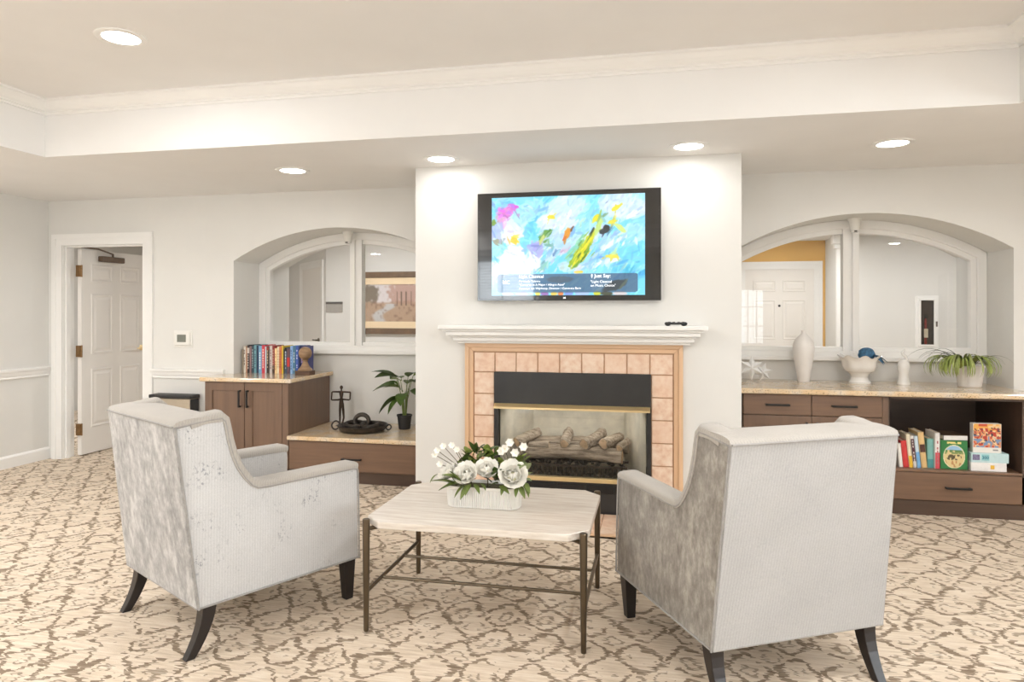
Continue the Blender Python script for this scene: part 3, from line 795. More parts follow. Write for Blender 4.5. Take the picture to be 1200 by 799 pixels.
trimband(0.030, 0.060, 0.020, 'inner_trim')
MB().prism([(SX0 + 0.05, 0), (SX0 + 0.05, SZ - 0.05), (SX1 - 0.05, SZ - 0.05), (SX1 - 0.05, 0), (FX1 - 0.004, 0), (FX1 - 0.004, FZ), (FX0 + 0.004, FZ), (FX0 + 0.004, 0)], BRY - 0.008, BRY).build('grout_bed', M['grout'], fp)
TX0, TX1, TZ = SX0 + 0.064, SX1 - 0.064, SZ - 0.064
pw = (TX1 - TX0) / 9
def tile(x0, x1, z0, z1):
    MB().box(x0 + 0.004, x1 - 0.004, BRY - 0.015, BRY - 0.007, z0 + 0.004, z1 - 0.004).build('tile', M['tile'], fp, bevel=0.002, segs=1)
for i in range(9): tile(TX0 + i * pw, TX0 + (i + 1) * pw, TZ - pw + 0.012, TZ)
z = TZ - pw + 0.012
while z > 0.02:
    z2 = max(0.0, z - pw)
    tile(TX0, min(TX0 + pw, FX0), z2, z); tile(max(TX1 - pw, FX1), TX1, z2, z)
    z = z2
# metal insert
MB().box(FX0, FX1, BRY - 0.030, BRY + 0.02, 0.755, FZ).build('hood_panel', M['panel_black'], fp, bevel=0.004)
for q0 in (FX0, FX1 - 0.030): MB().box(q0, q0 + 0.030, BRY - 0.026, BRY + 0.02, 0.0, 0.755).build('side_frame', M['panel_black'], fp)
MB().prism([(BRY - 0.062, 0.722), (BRY - 0.062, 0.735), (BRY - 0.03, 0.757), (BRY, 0.757), (BRY, 0.722)], FX0 + 0.004, FX1 - 0.006, 'x').build('brass_hood', M['brass'], fp)
MB().box(FX0 + 0.03, FX1 - 0.03, BRY - 0.03, BRY + 0.01, 0.222, 0.252).build('brass_strip', M['brass'], fp, bevel=0.003)
MB().box(FX0 + 0.03, FX1 - 0.03, BRY + 0.006, BRY + 0.012, 0.252, 0.724).build('glass_front', M['fire_glass'], fp)
MB().box(FX0 + 0.03, FX1 - 0.03, BRY - 0.012, BRY + 0.02, 0.0, 0.222).build('lower_panel', M['panel_black'], fp)
lx = FX0 + 0.045
for i in range(5):
    w = (FX1 - FX0 - 0.09) / 5
    MB().box(lx + i * w + 0.006, lx + (i + 1) * w - 0.006, BRY - 0.024, BRY - 0.012, 0.150, 0.205).build('louver', M['black'], fp, bevel=0.004)
# firebox: open five-sided liner
a0, a1, b0, b1, yb, zb_, zt = FX0 + 0.035, FX1 - 0.035, FX0 + 0.20, FX1 - 0.20, 5.22, 0.235, 0.745
yf = BRY + 0.022
MB().add([(a0, yf, zb_), (b0, yb, zb_), (b0, yb, zt), (a0, yf, zt)], [(0, 1, 2, 3)]).build('liner_side', M['fire_panel'], fp)
MB().add([(a1, yf, zb_), (b1, yb, zb_), (b1, yb, zt), (a1, yf, zt)], [(0, 1, 2, 3)]).build('liner_side', M['fire_panel'], fp)
bk = MB().box(b0, b1, yb, yb + 0.01, zb_, zt).build('liner_back', M['fire_panel'], fp)
MB().box(FX0 + 0.005, FX1 - 0.005, yf, 5.26, 0.222, zb_).build('liner_floor', M['panel_black'], fp)
MB().box(FX0 + 0.005, FX1 - 0.005, yf, 5.26, zt, zt + 0.012).build('liner_top', M['fire_panel'], fp)
bw, bh = (b1 - b0) / 6, 0.075
for r_ in range(6):
    for k in range(-1, 6):
        x0 = max(b0, b0 + (k + (0.5 if r_ % 2 else 0)) * bw); x1 = min(b1, b0 + (k + 1 + (0.5 if r_ % 2 else 0)) * bw)
        if x1 - x0 > 0.02: MB().box(x0 + 0.004, x1 - 0.004, yb - 0.005, yb, zb_ + 0.06 + r_ * bh + 0.003, zb_ + 0.06 + (r_ + 1) * bh - 0.003).build('fire_brick', M['fire_panel'], fp)
MB().add([(a0 + 0.12, yf + 0.02, 0.74), (a1 - 0.50, yf + 0.02, 0.74), (a1 - 0.56, yb - 0.1, 0.66), (a0 + 0.22, yb - 0.1, 0.66)], [(0, 1, 2, 3)]).build('smoke_shelf', M['steel'], fp)
# unseen fill light and bar added under the hood to brighten the firebox
MB().box(-0.80, -0.36, yf + 0.03, yf + 0.06, 0.722, 0.744).build('added_fill_bar', M['steel'], fp, bevel=0.004)
_al = bpy.data.lights.new('added_fill_light', 'AREA'); _al.shape = 'RECTANGLE'; _al.size = 0.8; _al.size_y = 0.02; _al.energy = 0.75; _al.color = (1.0, 0.97, 0.92)
_ao = bpy.data.objects.new('added_fill_light', _al); COL.objects.link(_ao); _ao.parent = fp
_ao.location = Vector((-0.58, yf + 0.045, 0.715)) - fp.location; _ao.rotation_euler = (math.radians(35), 0, 0)
# grate
gr = thing('log_grate', 'dark iron grate with short upright bars below the logs', 'grate', (-0.58, 4.92, 0.235))
gm = MB()
for i in range(25):
    x = -0.955 + i * 0.031
    gm.box(x, x + 0.014, 4.868, 4.880, 0.235, 0.300)
gm.build('bars', M['iron'], gr)
MB().box(-0.965, -0.195, 4.866, 4.884, 0.296, 0.312).box(-0.965, -0.195, 4.866, 4.884, 0.252, 0.262).box(-0.965, -0.195, 5.06, 5.075, 0.296, 0.312).build('rail', M['iron'], gr)
eb = MB()
for i in range(70):
    x, y = random.uniform(-0.95, -0.21), random.uniform(4.89, 5.05); r_ = random.uniform(0.010, 0.020)
    eb.ell((x, y, 0.306 + random.uniform(0, 0.006)), (r_, r_, r_ * 0.7), 6, 4)
o = eb.build('embers', M['speck'], gr); o['kind'] = 'stuff'

def log(p0, p1, r0, r1, label, seed, bend=0.02):
    p0, p1 = Vector(p0), Vector(p1); rr = random.Random(seed)
    lo = Vector((min(p0.x, p1.x) / 2 + max(p0.x, p1.x) / 2, (p0.y + p1.y) / 2, min(p0.z - r0, p1.z - r1)))
    t = thing('fire_log', label, 'log', lo, group='gas fireplace logs')
    n, seg = 9, 14
    d = (p1 - p0); t_ = d.normalized(); a = t_.cross(Vector((0, 0, 1)))
    if a.length < 0.1: a = t_.cross(Vector((0, 1, 0)))
    a.normalize(); b = a.cross(t_)
    secs = []
    ph = [rr.uniform(0, 6.28) for _ in range(4)]
    for i in range(n + 1):
        f = i / n; c = p0 + d * f + b * bend * math.sin(PI * f) + a * 0.3 * bend * math.sin(2 * PI * f)
        secs.append([tuple(c + (a * math.cos(2 * PI * k / seg) + b * math.sin(2 * PI * k / seg)) * ((r0 + (r1 - r0) * f) * (1 + 0.10 * math.sin(3 * 2 * PI * k / seg + ph[0] + 2 * f) + 0.06 * math.sin(5 * 2 * PI * k / seg + ph[1] + 5 * f) + rr.uniform(-0.05, 0.05)))) for k in range(seg)])
    MB().loft(secs).build('bark', M['bark'], t, smooth=True, angle=60)
    for q, i, dirn in ((p0, 0, -1), (p1, n, 1)):
        c = q + t_ * dirn * 0.0015
        m = MB().loft([[tuple(Vector(v) + (c - q) - (Vector(v) - q) * 0.12) for v in secs[i]], [tuple(Vector(v) + (c - q) * 2.2 - (Vector(v) - q) * 0.16) for v in secs[i]]])
        m.build('sawn_end', M['log_end'], t)
log((-0.93, 4.985, 0.370), (-0.235, 4.94, 0.362), 0.052, 0.055, 'thick front log lying along the grate', 1)
log((-0.99, 5.10, 0.415), (-0.20, 5.10, 0.405), 0.048, 0.045, 'long dark log lying at the back of the grate', 2)
log((-1.00, 4.93, 0.445), (-0.86, 5.08, 0.505), 0.036, 0.034, 'short log resting at the left end of the fire', 3, 0.0)
log((-0.645, 4.89, 0.455), (-0.635, 5.08, 0.510), 0.034, 0.038, 'short crossing log near the middle of the fire', 4, 0.0)
log((-0.50, 4.885, 0.458), (-0.38, 5.08, 0.515), 0.040, 0.036, 'pale-ended crossing log right of the middle', 5, 0.0)
log((-0.365, 4.90, 0.465), (-0.25, 5.06, 0.492), 0.040, 0.032, 'short crossing log leaning to the right', 6, 0.0)
log((-0.255, 4.92, 0.435), (-0.20, 5.04, 0.468), 0.026, 0.024, 'small log at the right end of the fire', 7, 0.0)
log((-0.90, 4.885, 0.440), (-0.76, 4.905, 0.445), 0.018, 0.026, 'forked pale log stub at the front left', 8, 0.0)

he = thing('hearth', 'flush peach tile hearth on the floor before the fireplace', 'hearth', (-0.58, 4.52, 0))
MB().box(SX0, SX1, 4.27, BRY - 0.032, 0, 0.010).build('hearth_bed', M['grout'], he)
for i in range(9):
    for j in range(3):
        MB().box(TX0 + i * pw + 0.003, TX0 + (i + 1) * pw - 0.003, 4.30 + j * 0.142 + 0.003, 4.30 + (j + 1) * 0.142 - 0.003, 0.009, 0.016).build('tile', M['tile'], he, bevel=0.002, segs=1)
MB().box(SX0, SX0 + 0.05, 4.27, BRY - 0.032, 0.0, 0.018).box(SX1 - 0.05, SX1, 4.27, BRY - 0.032, 0, 0.018).box(SX0 + 0.05, SX1 - 0.05, 4.27, 4.298, 0, 0.018).build('hearth_trim', M['oak_h'], he)

rm = thing('remote_control', 'black remote control lying on the white mantel', 'remote', (0.13, 4.62, 1.312), rz=0.05)
mm = MB().loft([[(x, -0.022, 0.004 + hh * 0.2), (x, 0.022, 0.004 + hh * 0.2), (x, 0.022, hh), (x, -0.022, hh)] for x, hh in ((-0.072, 0.020), (-0.066, 0.026), (-0.03, 0.025), (0, 0.023), (0.03, 0.025), (0.066, 0.026), (0.072, 0.020))])
mm.build('body', M['blackpot'], rm, bevel=0.004, local=True)
MB().ell((-0.052, 0, 0.010), (0.018, 0.02, 0.010)).ell((0.052, 0, 0.010), (0.018, 0.02, 0.010)).build('foot', M['blackpot'], rm, local=True, smooth=True)
for i in range(4):
    MB().box(-0.05 + i * 0.03, -0.035 + i * 0.03, -0.010, 0.010, 0.024, 0.028).build('button', M['sign_dark'], rm, local=True)

# ------------------------------------------------------------------ television
VX0, VX1, VZ0, VZ1, VY = -1.237, 0.036, 1.483, 2.241, 4.70
tv = thing('television', 'wall-mounted flat television showing abstract flower art above the mantel', 'television', (-0.6, VY + 0.03, VZ0))
MB().box(VX0, VX1, VY + 0.004, VY + 0.045, VZ0, VZ1).build('housing', M['tvblack'], tv, bevel=0.004)
MB().box(VX0 + 0.3, VX1 - 0.3, VY + 0.045, BRY, VZ0 + 0.2, VZ1 - 0.2).build('wall_mount', M['black'], tv)
MB().ring(*rect_ring(VX0, VX1, VZ0, VZ1, 0.013), VY - 0.002, VY + 0.006).build('bezel', M['tvblack'], tv, bevel=0.002)
MB().box(VX0 + 0.013, VX1 - 0.013, VY + 0.0005, VY + 0.004, VZ0 + 0.013, VZ1 - 0.013).build('screen_glass', M['tvblack'], tv)
PWX0, PWX1, PWZ0, PWZ1 = -1.133, -0.070, 1.520, 2.208
H_, W_ = 170, 256
Yg, Xg = np.mgrid[0:H_, 0:W_].astype(float)
Xc, Yc = 140 + Xg / (W_ - 1) * 935, 62 + Yg / (H_ - 1) * 616      # the picture's own units
na, nb, nc = smooth_noise(H_, W_, 30, 11), smooth_noise(H_, W_, 12, 12), smooth_noise(H_, W_, 4, 13)
img = np.ones((H_, W_, 3)) * C(112, 208, 244)
blend(img, np.clip((na - 0.45) * 3, 0, 1) * 0.55, C(190, 226, 248))
def stroke(x, y, a, b, ang, col, al=1.0, soft=5.0, jag=0.22):
    t = math.radians(ang); dx, dy = Xc - x, Yc - y
    u = dx * math.cos(t) + dy * math.sin(t); v = -dx * math.sin(t) + dy * math.cos(t)
    r = np.sqrt((u / a) ** 2 + (v / b) ** 2) + jag * (nc - 0.5) + jag * 0.6 * (nb - 0.5)
    streaks = 0.985 + 0.03 * np.sin(v / max(b, 1) * 9 + nb * 5)
    m = np.clip((1 - r) * soft, 0, 1) * al
    img[:] = img * (1 - m[..., None]) + np.clip(np.array(col) * streaks[..., None], 0, 1) * m[..., None]
W8 = C(226, 236, 250)
ART = []
for i in range(34):
    stroke(random.uniform(150, 1070), random.uniform(70, 520), random.uniform(50, 120), random.uniform(16, 40), random.uniform(-60, 10), random.choice([C(206, 230, 250), C(222, 232, 250), C(170, 222, 246), C(140, 214, 244), C(196, 214, 246)]), 0.55, 3.0, 0.3)
for a in [(940, 130, 170, 90, 10, C(214, 226, 248), .8), (600, 130, 150, 70, -5, C(206, 230, 250), .8), (420, 130, 90, 60, 10, C(176, 222, 248), .6), (1010, 300, 90, 60, 0, C(188, 226, 250), .6),
          (180, 270, 60, 70, 0, C(176, 190, 240), .9), (270, 260, 85, 95, 0, C(214, 228, 250)), (330, 180, 70, 70, 20, C(170, 222, 248), .8),
          (230, 150, 70, 45, -35, C(216, 134, 212)), (200, 190, 38, 34, 0, C(222, 150, 214)), (265, 125, 36, 28, 0, C(206, 120, 204)), (152, 215, 14, 24, 0, C(120, 160, 70)),
          (260, 300, 70, 70, 0, C(222, 232, 250)), (180, 340, 34, 26, 20, C(140, 150, 130)), (281, 330, 22, 22, 0, C(236, 200, 60)), (280, 440, 85, 90, 0, C(232, 240, 252)),
          (500, 220, 90, 60, -15, C(212, 230, 250)), (600, 215, 90, 50, 10, C(206, 226, 250)), (515, 192, 26, 14, 10, C(232, 214, 62)), (560, 340, 120, 90, -20, C(190, 214, 246), .8),
          (470, 310, 52, 34, -60, C(92, 150, 66)), (455, 330, 38, 10, -65, C(196, 208, 120)), (500, 290, 30, 14, -50, C(60, 130, 50)),
          (415, 385, 55, 55, 0, C(170, 176, 232), .9), (430, 400, 40, 50, 10, C(156, 160, 226), .8), (500, 370, 60, 24, -60, C(150, 206, 226)), (520, 430, 70, 30, -40, C(200, 226, 244)), (460, 500, 40, 40, 0, C(140, 190, 190), .9), (410, 470, 50, 50, 20, C(226, 236, 248)),
          (545, 415, 34, 12, -40, C(88, 130, 180)), (600, 395, 42, 20, -35, C(206, 190, 210)), (610, 300, 40, 20, -65, C(224, 150, 50)), (640, 270, 24, 9, -60, C(120, 84, 60)), (595, 325, 20, 8, -50, C(210, 110, 50)),
          (640, 420, 60, 30, -50, C(130, 206, 190)), (690, 350, 70, 22, -62, C(132, 204, 170)), (700, 230, 50, 14, -60, C(176, 226, 214)),
          (690, 430, 110, 36, -55, C(110, 160, 40)), (720, 380, 120, 24, -58, C(200, 206, 36)), (660, 460, 60, 20, -45, C(150, 180, 40)), (745, 330, 70, 10, -62, C(70, 110, 40)), (715, 410, 70, 7, -55, C(90, 130, 30)), (735, 370, 60, 8, -58, C(226, 216, 40)), (760, 290, 30, 8, -65, C(40, 60, 40)),
          (785, 205, 34, 16, -55, C(230, 218, 40)), (805, 200, 50, 8, -75, C(150, 190, 100)), (800, 260, 60, 16, -70, C(190, 220, 130)), (902, 148, 32, 14, -30, C(236, 220, 60)), (880, 232, 34, 13, -15, C(226, 216, 70)), (930, 270, 44, 16, 40, C(206, 226, 130)), (980, 180, 26, 7, -40, C(150, 200, 180)),
          (835, 285, 36, 16, -25, C(40, 54, 60)), (850, 262, 20, 12, 0, C(30, 40, 44)), (860, 330, 90, 24, -35, C(160, 206, 248)), (800, 420, 110, 28, -40, C(132, 190, 246)), (870, 370, 100, 16, -30, C(214, 232, 250)),
          (790, 480, 120, 22, -22, C(150, 204, 250)), (860, 470, 90, 16, -10, C(216, 234, 252)), (880, 442, 46, 12, 5, C(230, 220, 80)), (700, 500, 70, 14, -35, C(206, 228, 248)), (960, 520, 100, 30, 0, C(84, 190, 220), .8), (960, 400, 70, 30, -30, C(120, 208, 240), .6),
          (680, 535, 30, 10, 0, C(232, 210, 80)), (580, 500, 16, 26, 0, C(110, 160, 120)), (610, 500, 60, 40, 0, C(206, 230, 238), .8), (350, 520, 70, 40, 0, C(206, 216, 226), .8), (200, 500, 60, 80, 0, C(216, 230, 244), .7),
          (860, 105, 5, 26, 60, C(60, 70, 110), .7), (300, 170, 5, 40, -30, C(130, 130, 170), .6), (620, 190, 4, 30, -40, C(120, 130, 160), .6)]:
    stroke(*a); ART.append(a)
for i in range(90):
    x, y = random.uniform(430, 960), random.uniform(220, 530)
    stroke(x, y, random.uniform(14, 40), random.uniform(2.5, 6), random.uniform(-70, -20), random.choice([W8, C(196, 226, 248), C(150, 206, 240), C(206, 232, 206), C(236, 242, 250)]), 0.75, 4, 0.2)
def dab(x, y, a, b, ang, jit):
    """a short bristle stroke in a varied tone of the colour already there"""
    ci, ri = int((x - 140) / 935 * (W_ - 1)), int((y - 62) / 616 * (H_ - 1))
    k = int(a / 935 * W_) + 3
    r0, r1, c0, c1 = max(0, ri - k), min(H_, ri + k + 1), max(0, ci - k), min(W_, ci + k + 1)
    col = np.clip(img[ri, ci] + jit, 0, 1); t = math.radians(ang)
    dx, dy = Xc[r0:r1, c0:c1] - x, Yc[r0:r1, c0:c1] - y
    u = dx * math.cos(t) + dy * math.sin(t); v = -dx * math.sin(t) + dy * math.cos(t)
    m = np.clip((1 - np.sqrt((u / a) ** 2 + (v / b) ** 2)) * 4, 0, 1) * 0.8
    img[r0:r1, c0:c1] = img[r0:r1, c0:c1] * (1 - m[..., None]) + col * m[..., None]
for i in range(1100):
    x, y = random.uniform(142, 1073), random.uniform(64, 676)
    g = random.gauss(0, 0.055)
    base_a = -50 if x > 420 else random.choice((-30, 40, 80))
    dab(x, y, random.uniform(14, 46), random.uniform(4, 11), base_a + random.gauss(0, 22), np.array([g, g * 0.9, g * 0.6]) + rng.normal(0, 0.02, 3))
for i in range(40): dab(random.gauss(228, 40), random.gauss(150, 26), random.uniform(10, 26), random.uniform(5, 12), random.uniform(-80, 80), np.zeros(3) + rng.normal(0, 0.06, 3))
for a in ART:
    c_ = a[5]
    if c_.max() - c_.min() > 0.33 and c_[2] < 0.62 or c_.max() < 0.36: stroke(*a[:6], 0.9, 5.0, 0.45)
for i in range(26):
    x, y = 690 + random.gauss(0, 24), 420 + random.gauss(0, 60); x += (420 - y) * 0.55
    stroke(x, y, random.uniform(20, 60), random.uniform(2.5, 5), -56 + random.gauss(0, 6), random.choice([C(232, 222, 40), C(96, 140, 36), C(60, 92, 30), C(206, 214, 60), C(150, 190, 60)]), 0.9, 5, 0.2)
bottom = [(240, 40, C(206, 214, 230)), (330, 40, C(176, 170, 220)), (430, 20, C(230, 214, 90)), (470, 30, C(150, 110, 180)), (530, 24, C(226, 200, 90)), (570, 20, C(222, 130, 70)), (620, 30, C(120, 150, 220)), (700, 50, C(160, 190, 236)), (790, 26, C(200, 206, 60)), (850, 40, C(60, 70, 50)), (930, 50, C(206, 200, 204))]
for x, a, c_ in bottom: stroke(x, 668, a, 14, 0, c_)
# translucent caption bar
bar = ((Xc > 176) & (Xc < 1034) & (Yc > 545) & (Yc < 660)).astype(float)
for cx, cy in ((190, 559), (1020, 559), (190, 646), (1020, 646)):
    corner = ((Xc < 190) | (Xc > 1020)) & ((Yc < 559) | (Yc > 646)) & (np.hypot(Xc - cx, Yc - cy) > 14) & (np.abs(Xc - cx) < 20) & (np.abs(Yc - cy) < 20)
    bar[corner] = 0
blend(img, bar * 0.66, C(46, 62, 92))
stroke(900, 620, 90, 30, -20, C(26, 34, 36), 0.7); stroke(950, 610, 50, 8, -50, C(96, 110, 90), 0.7); stroke(570, 580, 90, 22, 0, C(70, 74, 84), 0.5)
pc = painted('picture', M['screen'], img, PWX0, PWX1, PWZ0, PWZ1, VY - 0.0004, tv)
def tvp(x, y): return (PWX0 + (x - 140) / 935 * (PWX1 - PWX0), VY - 0.0012, PWZ1 - (y - 62) / 616 * (PWZ1 - PWZ0))
for s_, x, y, size, bold in (('Light Classical', 312, 569, 0.031, 0.0002), ('Fernando Talento', 312, 596, 0.021, 0.0), ('"Concerto in A Major / Allegro Assai"', 312, 618, 0.021, 0.0), ('Antonius van Wijnkoop, Director / Camerata Bern', 312, 641, 0.021, 0.0),
                             ('Just Say:', 775, 570, 0.034, 0.0002), ('"Light Classical', 752, 603, 0.024, 0.0), ('on Music Choice"', 752, 626, 0.024, 0.0), ('MC', 208, 606, 0.036, 0.0003)):
    text_mesh('caption', s_, size, M['text_lit'], tv, tvp(x, y), bold=bold)
mc = Vector(tvp(760, 562))
MB().box(mc.x - 0.004, mc.x + 0.004, mc.y, mc.y + 0.0006, mc.z - 0.006, mc.z + 0.014).box(mc.x - 0.0012, mc.x + 0.0012, mc.y, mc.y + 0.0006, mc.z - 0.014, mc.z - 0.006).build('microphone_icon', M['text_lit'], tv)
text_mesh('logo', 'LG', 0.014, M['text_lit'], tv, (-0.625, VY - 0.003, VZ0 + 0.0135 + 0.001), bold=0.0006)

# ================================================================== LEFT CABINETS
CX0, CX1, CYF = -3.768, -2.985, 5.17
cab = thing('base_cabinet', 'brown two-door cabinet left of the fireplace below the book row', 'cabinet', (-3.37, 5.5, 0))
MB().prism([(CX0, CYF + 0.022), (CX1, CYF + 0.022), (CX1, FY + 0.015), (AL + 0.004, FY + 0.015), (AL + 0.004, BY - 0.004), (CX0, BY - 0.004)], 0.10, 0.813, 'z').build('body', M['wood'], cab)
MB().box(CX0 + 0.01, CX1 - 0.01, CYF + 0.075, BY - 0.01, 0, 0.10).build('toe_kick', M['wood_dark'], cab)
MB().box(CX1 - 0.052, CX1, CYF, CYF + 0.022, 0.10, 0.813).build('face_stile', M['wood'], cab)
def shaker(parent, x0, x1, z0, z1, y, mat, pmat, rail_w=0.07, th=0.02, name='door'):
    d = MB().ring(*rect_ring(x0, x1, z0, z1, rail_w), y, y + th).build(name, mat, parent, bevel=0.0025)
    MB().box(x0 + rail_w - 0.005, x1 - rail_w + 0.005, y + 0.010, y + th - 0.001, z0 + rail_w - 0.005, z1 - rail_w + 0.005).build('recessed_panel', pmat, d)
    return d
def bar_pull(parent, x, y, z, length, vertical):
    m = MB(); a = length / 2
    if vertical:
        m.box(x - 0.007, x + 0.007, y - 0.034, y - 0.022, z - a, z + a).box(x - 0.006, x + 0.006, y - 0.024, y, z - a, z - a + 0.014).box(x - 0.006, x + 0.006, y - 0.024, y, z + a - 0.014, z + a)
    else:
        m.box(x - a, x + a, y - 0.034, y - 0.022, z - 0.007, z + 0.007).box(x - a, x - a + 0.014, y - 0.024, y, z - 0.006, z + 0.006).box(x + a - 0.014, x + a, y - 0.024, y, z - 0.006, z + 0.006)
    m.build('handle', M['black'], parent, bevel=0.003)
dl = shaker(cab, CX0 + 0.004, -3.391, 0.108, 0.808, CYF, M['wood'], M['wood'])
dr = shaker(cab, -3.386, CX1 - 0.056, 0.108, 0.808, CYF, M['wood'], M['wood'])
bar_pull(dl, -3.425, CYF, 0.673, 0.145, True); bar_pull(dr, -3.352, CYF, 0.673, 0.145, True)
ct = MB().prism([(-3.80, 5.14), (-2.948, 5.14), (-2.948, FY + 0.018), (AL + 0.003, FY + 0.018), (AL + 0.003, BY - 0.003), (-3.80, BY - 0.003)], 0.813, 0.848, 'z').build('countertop', M['granite'], bevel=0.008)
tag(ct, 'speckled granite top of the two-door cabinet under the book row', 'countertop')

bn = thing('low_cabinet', 'low brown bench cabinet with one wide drawer beside the chimney', 'cabinet', (-2.35, 5.5, 0))
BX0, BX1 = -2.983, BRL - 0.006
MB().box(BX0, BX1, CYF + 0.022, FY + 0.015, 0.095, 0.345).build('body', M['wood_h'], bn)
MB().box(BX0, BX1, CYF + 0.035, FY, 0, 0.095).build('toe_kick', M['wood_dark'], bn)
dw = MB().box(BX0 + 0.006, BX1 - 0.004, CYF, CYF + 0.021, 0.105, 0.338).build('drawer', M['wood_h'], bn, bevel=0.003)
bar_pull(dw, -2.415, CYF, 0.207, 0.17, False)
b2 = MB().box(BX0, BX1, 5.14, FY + 0.018, 0.345, 0.380).build('countertop', M['granite'], bevel=0.008)
tag(b2, 'speckled granite top of the low bench cabinet', 'countertop')

# ------------------------------------------------------------------ books
def make_book(name, label, group, w, h, d, cover, band=None, text=None, loc=(0, 0, 0), tilt=0.0, pages=None, cat='book'):
    """upright book, spine facing -y; local x 0..w, y 0..d, z 0..h; tilt leans it about its lower left edge"""
    t = thing(name, label, cat, loc, group=group)
    t.rotation_euler = (0, tilt, 0)
    e = min(0.004, w * 0.2)
    sp = [(0, e), (0, d), (e, d), (e, 2.2 * e), (w - e, 2.2 * e), (w - e, d), (w, d), (w, e), (w * 0.75, 0), (w * 0.25, 0)]
    MB().prism(sp, 0, h, 'z').build('cover', cmat(cover), t, local=True)
    MB().box(e, w - e, 2.2 * e, d - 0.004, 0.003, h - 0.003).build('pages', M['paper'], t, local=True)
    if band:
        rgb, z0, z1 = band
        MB().box(w * 0.06, w * 0.94, -0.0008, 0.004, h * z0, h * z1).build('spine_band', cmat(rgb), t, local=True)
    if text:
        m = MB(); rr = random.Random(hash(label) % 9999 if False else len(label) * 7 + int(w * 1e4))
        z = h * 0.86
        while z > h * 0.2:
            l = rr.uniform(0.010, 0.022)
            if rr.random() < 0.8: m.box(w * 0.34, w * 0.62, -0.0016, 0.0, z - l, z)
            z -= l + 0.007
        m.build('spine_lettering', cmat(text), t, local=True)
    return t
ordw = ['first', 'second', 'third', 'fourth', 'fifth', 'sixth', 'seventh', 'eighth', 'ninth', 'tenth', 'eleventh', 'twelfth', 'thirteenth', 'fourteenth', 'fifteenth', 'sixteenth', 'seventeenth', 'eighteenth', 'nineteenth', 'twentieth', 'twenty-first', 'twenty-second', 'twenty-third', 'twenty-fourth', 'twenty-fifth']
row = [  # width px, height px, colour, colour word, band, lettering   (from the photograph, left to right)
 (3.0, 31, (236, 228, 214), 'ivory', None, (120, 100, 90)), (2.4, 31, (196, 150, 120), 'tan', None, None), (3.4, 32.5, (58, 48, 46), 'black', ((210, 200, 190), .7, .9), (220, 210, 200)),
 (2.4, 31, (150, 120, 120), 'dusty mauve', None, None), (3.2, 32, (52, 74, 86), 'dark slate', None, (180, 190, 190)), (4.0, 32.5, (112, 160, 170), 'teal grey', None, (60, 90, 100)),
 (2.2, 32, (44, 58, 84), 'navy', None, None), (5.2, 31.5, (128, 172, 204), 'sky blue', None, (230, 238, 242)), (4.6, 32.5, (204, 66, 78), 'red', None, (246, 220, 210)),
 (2.2, 31, (196, 208, 216), 'pale blue', None, None), (3.6, 31, (70, 54, 46), 'dark brown', ((160, 60, 50), .86, .98), (206, 180, 140)), (4.0, 32, (206, 196, 190), 'light grey', None, (140, 100, 96)),
 (3.0, 32, (150, 52, 52), 'maroon', ((70, 56, 44), .0, .3), (210, 180, 150)), (3.4, 29, (240, 212, 160), 'cream yellow', None, (190, 140, 90)), (3.2, 31, (238, 226, 196), 'cream', None, (190, 160, 120)),
 (3.2, 31, (214, 130, 84), 'orange', None, (130, 50, 50)), (2.2, 32, (236, 200, 70), 'yellow', None, None), (2.0, 28, (60, 62, 40), 'olive black', None, None), (3.4, 30, (78, 92, 112), 'steel blue', ((30, 30, 34), .85, 1.0), (200, 206, 210)),
 (4.2, 29, (96, 70, 78), 'plum', ((190, 50, 50), .28, .64), None), (3.6, 32, (142, 182, 226), 'light blue', None, (70, 90, 140)), (3.8, 32, (84, 128, 154), 'dusty blue', None, (206, 216, 220)),
 (4.0, 32, (70, 100, 180), 'cobalt blue', None, (214, 220, 240)), (3.0, 32, (34, 44, 92), 'midnight blue', None, None), (5.0, 31.5, (64, 70, 130), 'indigo', ((170, 150, 190), .4, .75), None)]
BKY = 5.60
x = -3.682
tot = sum(r_[0] for r_ in row); sc_ = (-3.075 - x) / tot
mat_order = []
for i, (wp, hp, colr, word, band, txt) in enumerate(row):
    w = wp * sc_; h = hp * 0.0078
    make_book('book', '%s book, %s from the left in the row on the granite top' % (word, ordw[i]), 'books in the row on the tall cabinet', w - 0.0008, h, 0.165 + 0.01 * (i % 3), colr, band, txt, (x, BKY + random.uniform(-0.004, 0.006), 0.848))
    x += w
be = MB().box(-3.690, -3.684, BKY - 0.01, BKY + 0.12, 0.848, 1.06).build('bookend', M['steel'], bevel=0.002)
tag(be, 'thin metal bookend at the left end of the book row', 'bookend')
fin = thing('finial_bookend', 'turned wooden ball finial on a square base beside the books', 'ornament', (-3.030, 5.555, 0.848))
fc = (-3.030, 5.555, 0.848)
MB().box(fc[0] - 0.072, fc[0] + 0.072, fc[1] - 0.072, fc[1] + 0.03, fc[2], fc[2] + 0.038).build('base', M['base_wood'], fin, bevel=0.005)
MB().lathe([(0.062, 0.038), (0.064, 0.046), (0.048, 0.062), (0.034, 0.082), (0.024, 0.105), (0.020, 0.120), (0.030, 0.126), (0.030, 0.132), (0.018, 0.138)], (fc[0], fc[1] - 0.02, fc[2]), 20).build('pedestal', M['ball_wood'], fin, smooth=True, angle=50)
MB().ell((fc[0], fc[1] - 0.02, fc[2] + 0.190), (0.058, 0.058, 0.058), 20, 14).build('ball', M['ball_wood'], fin, smooth=True)

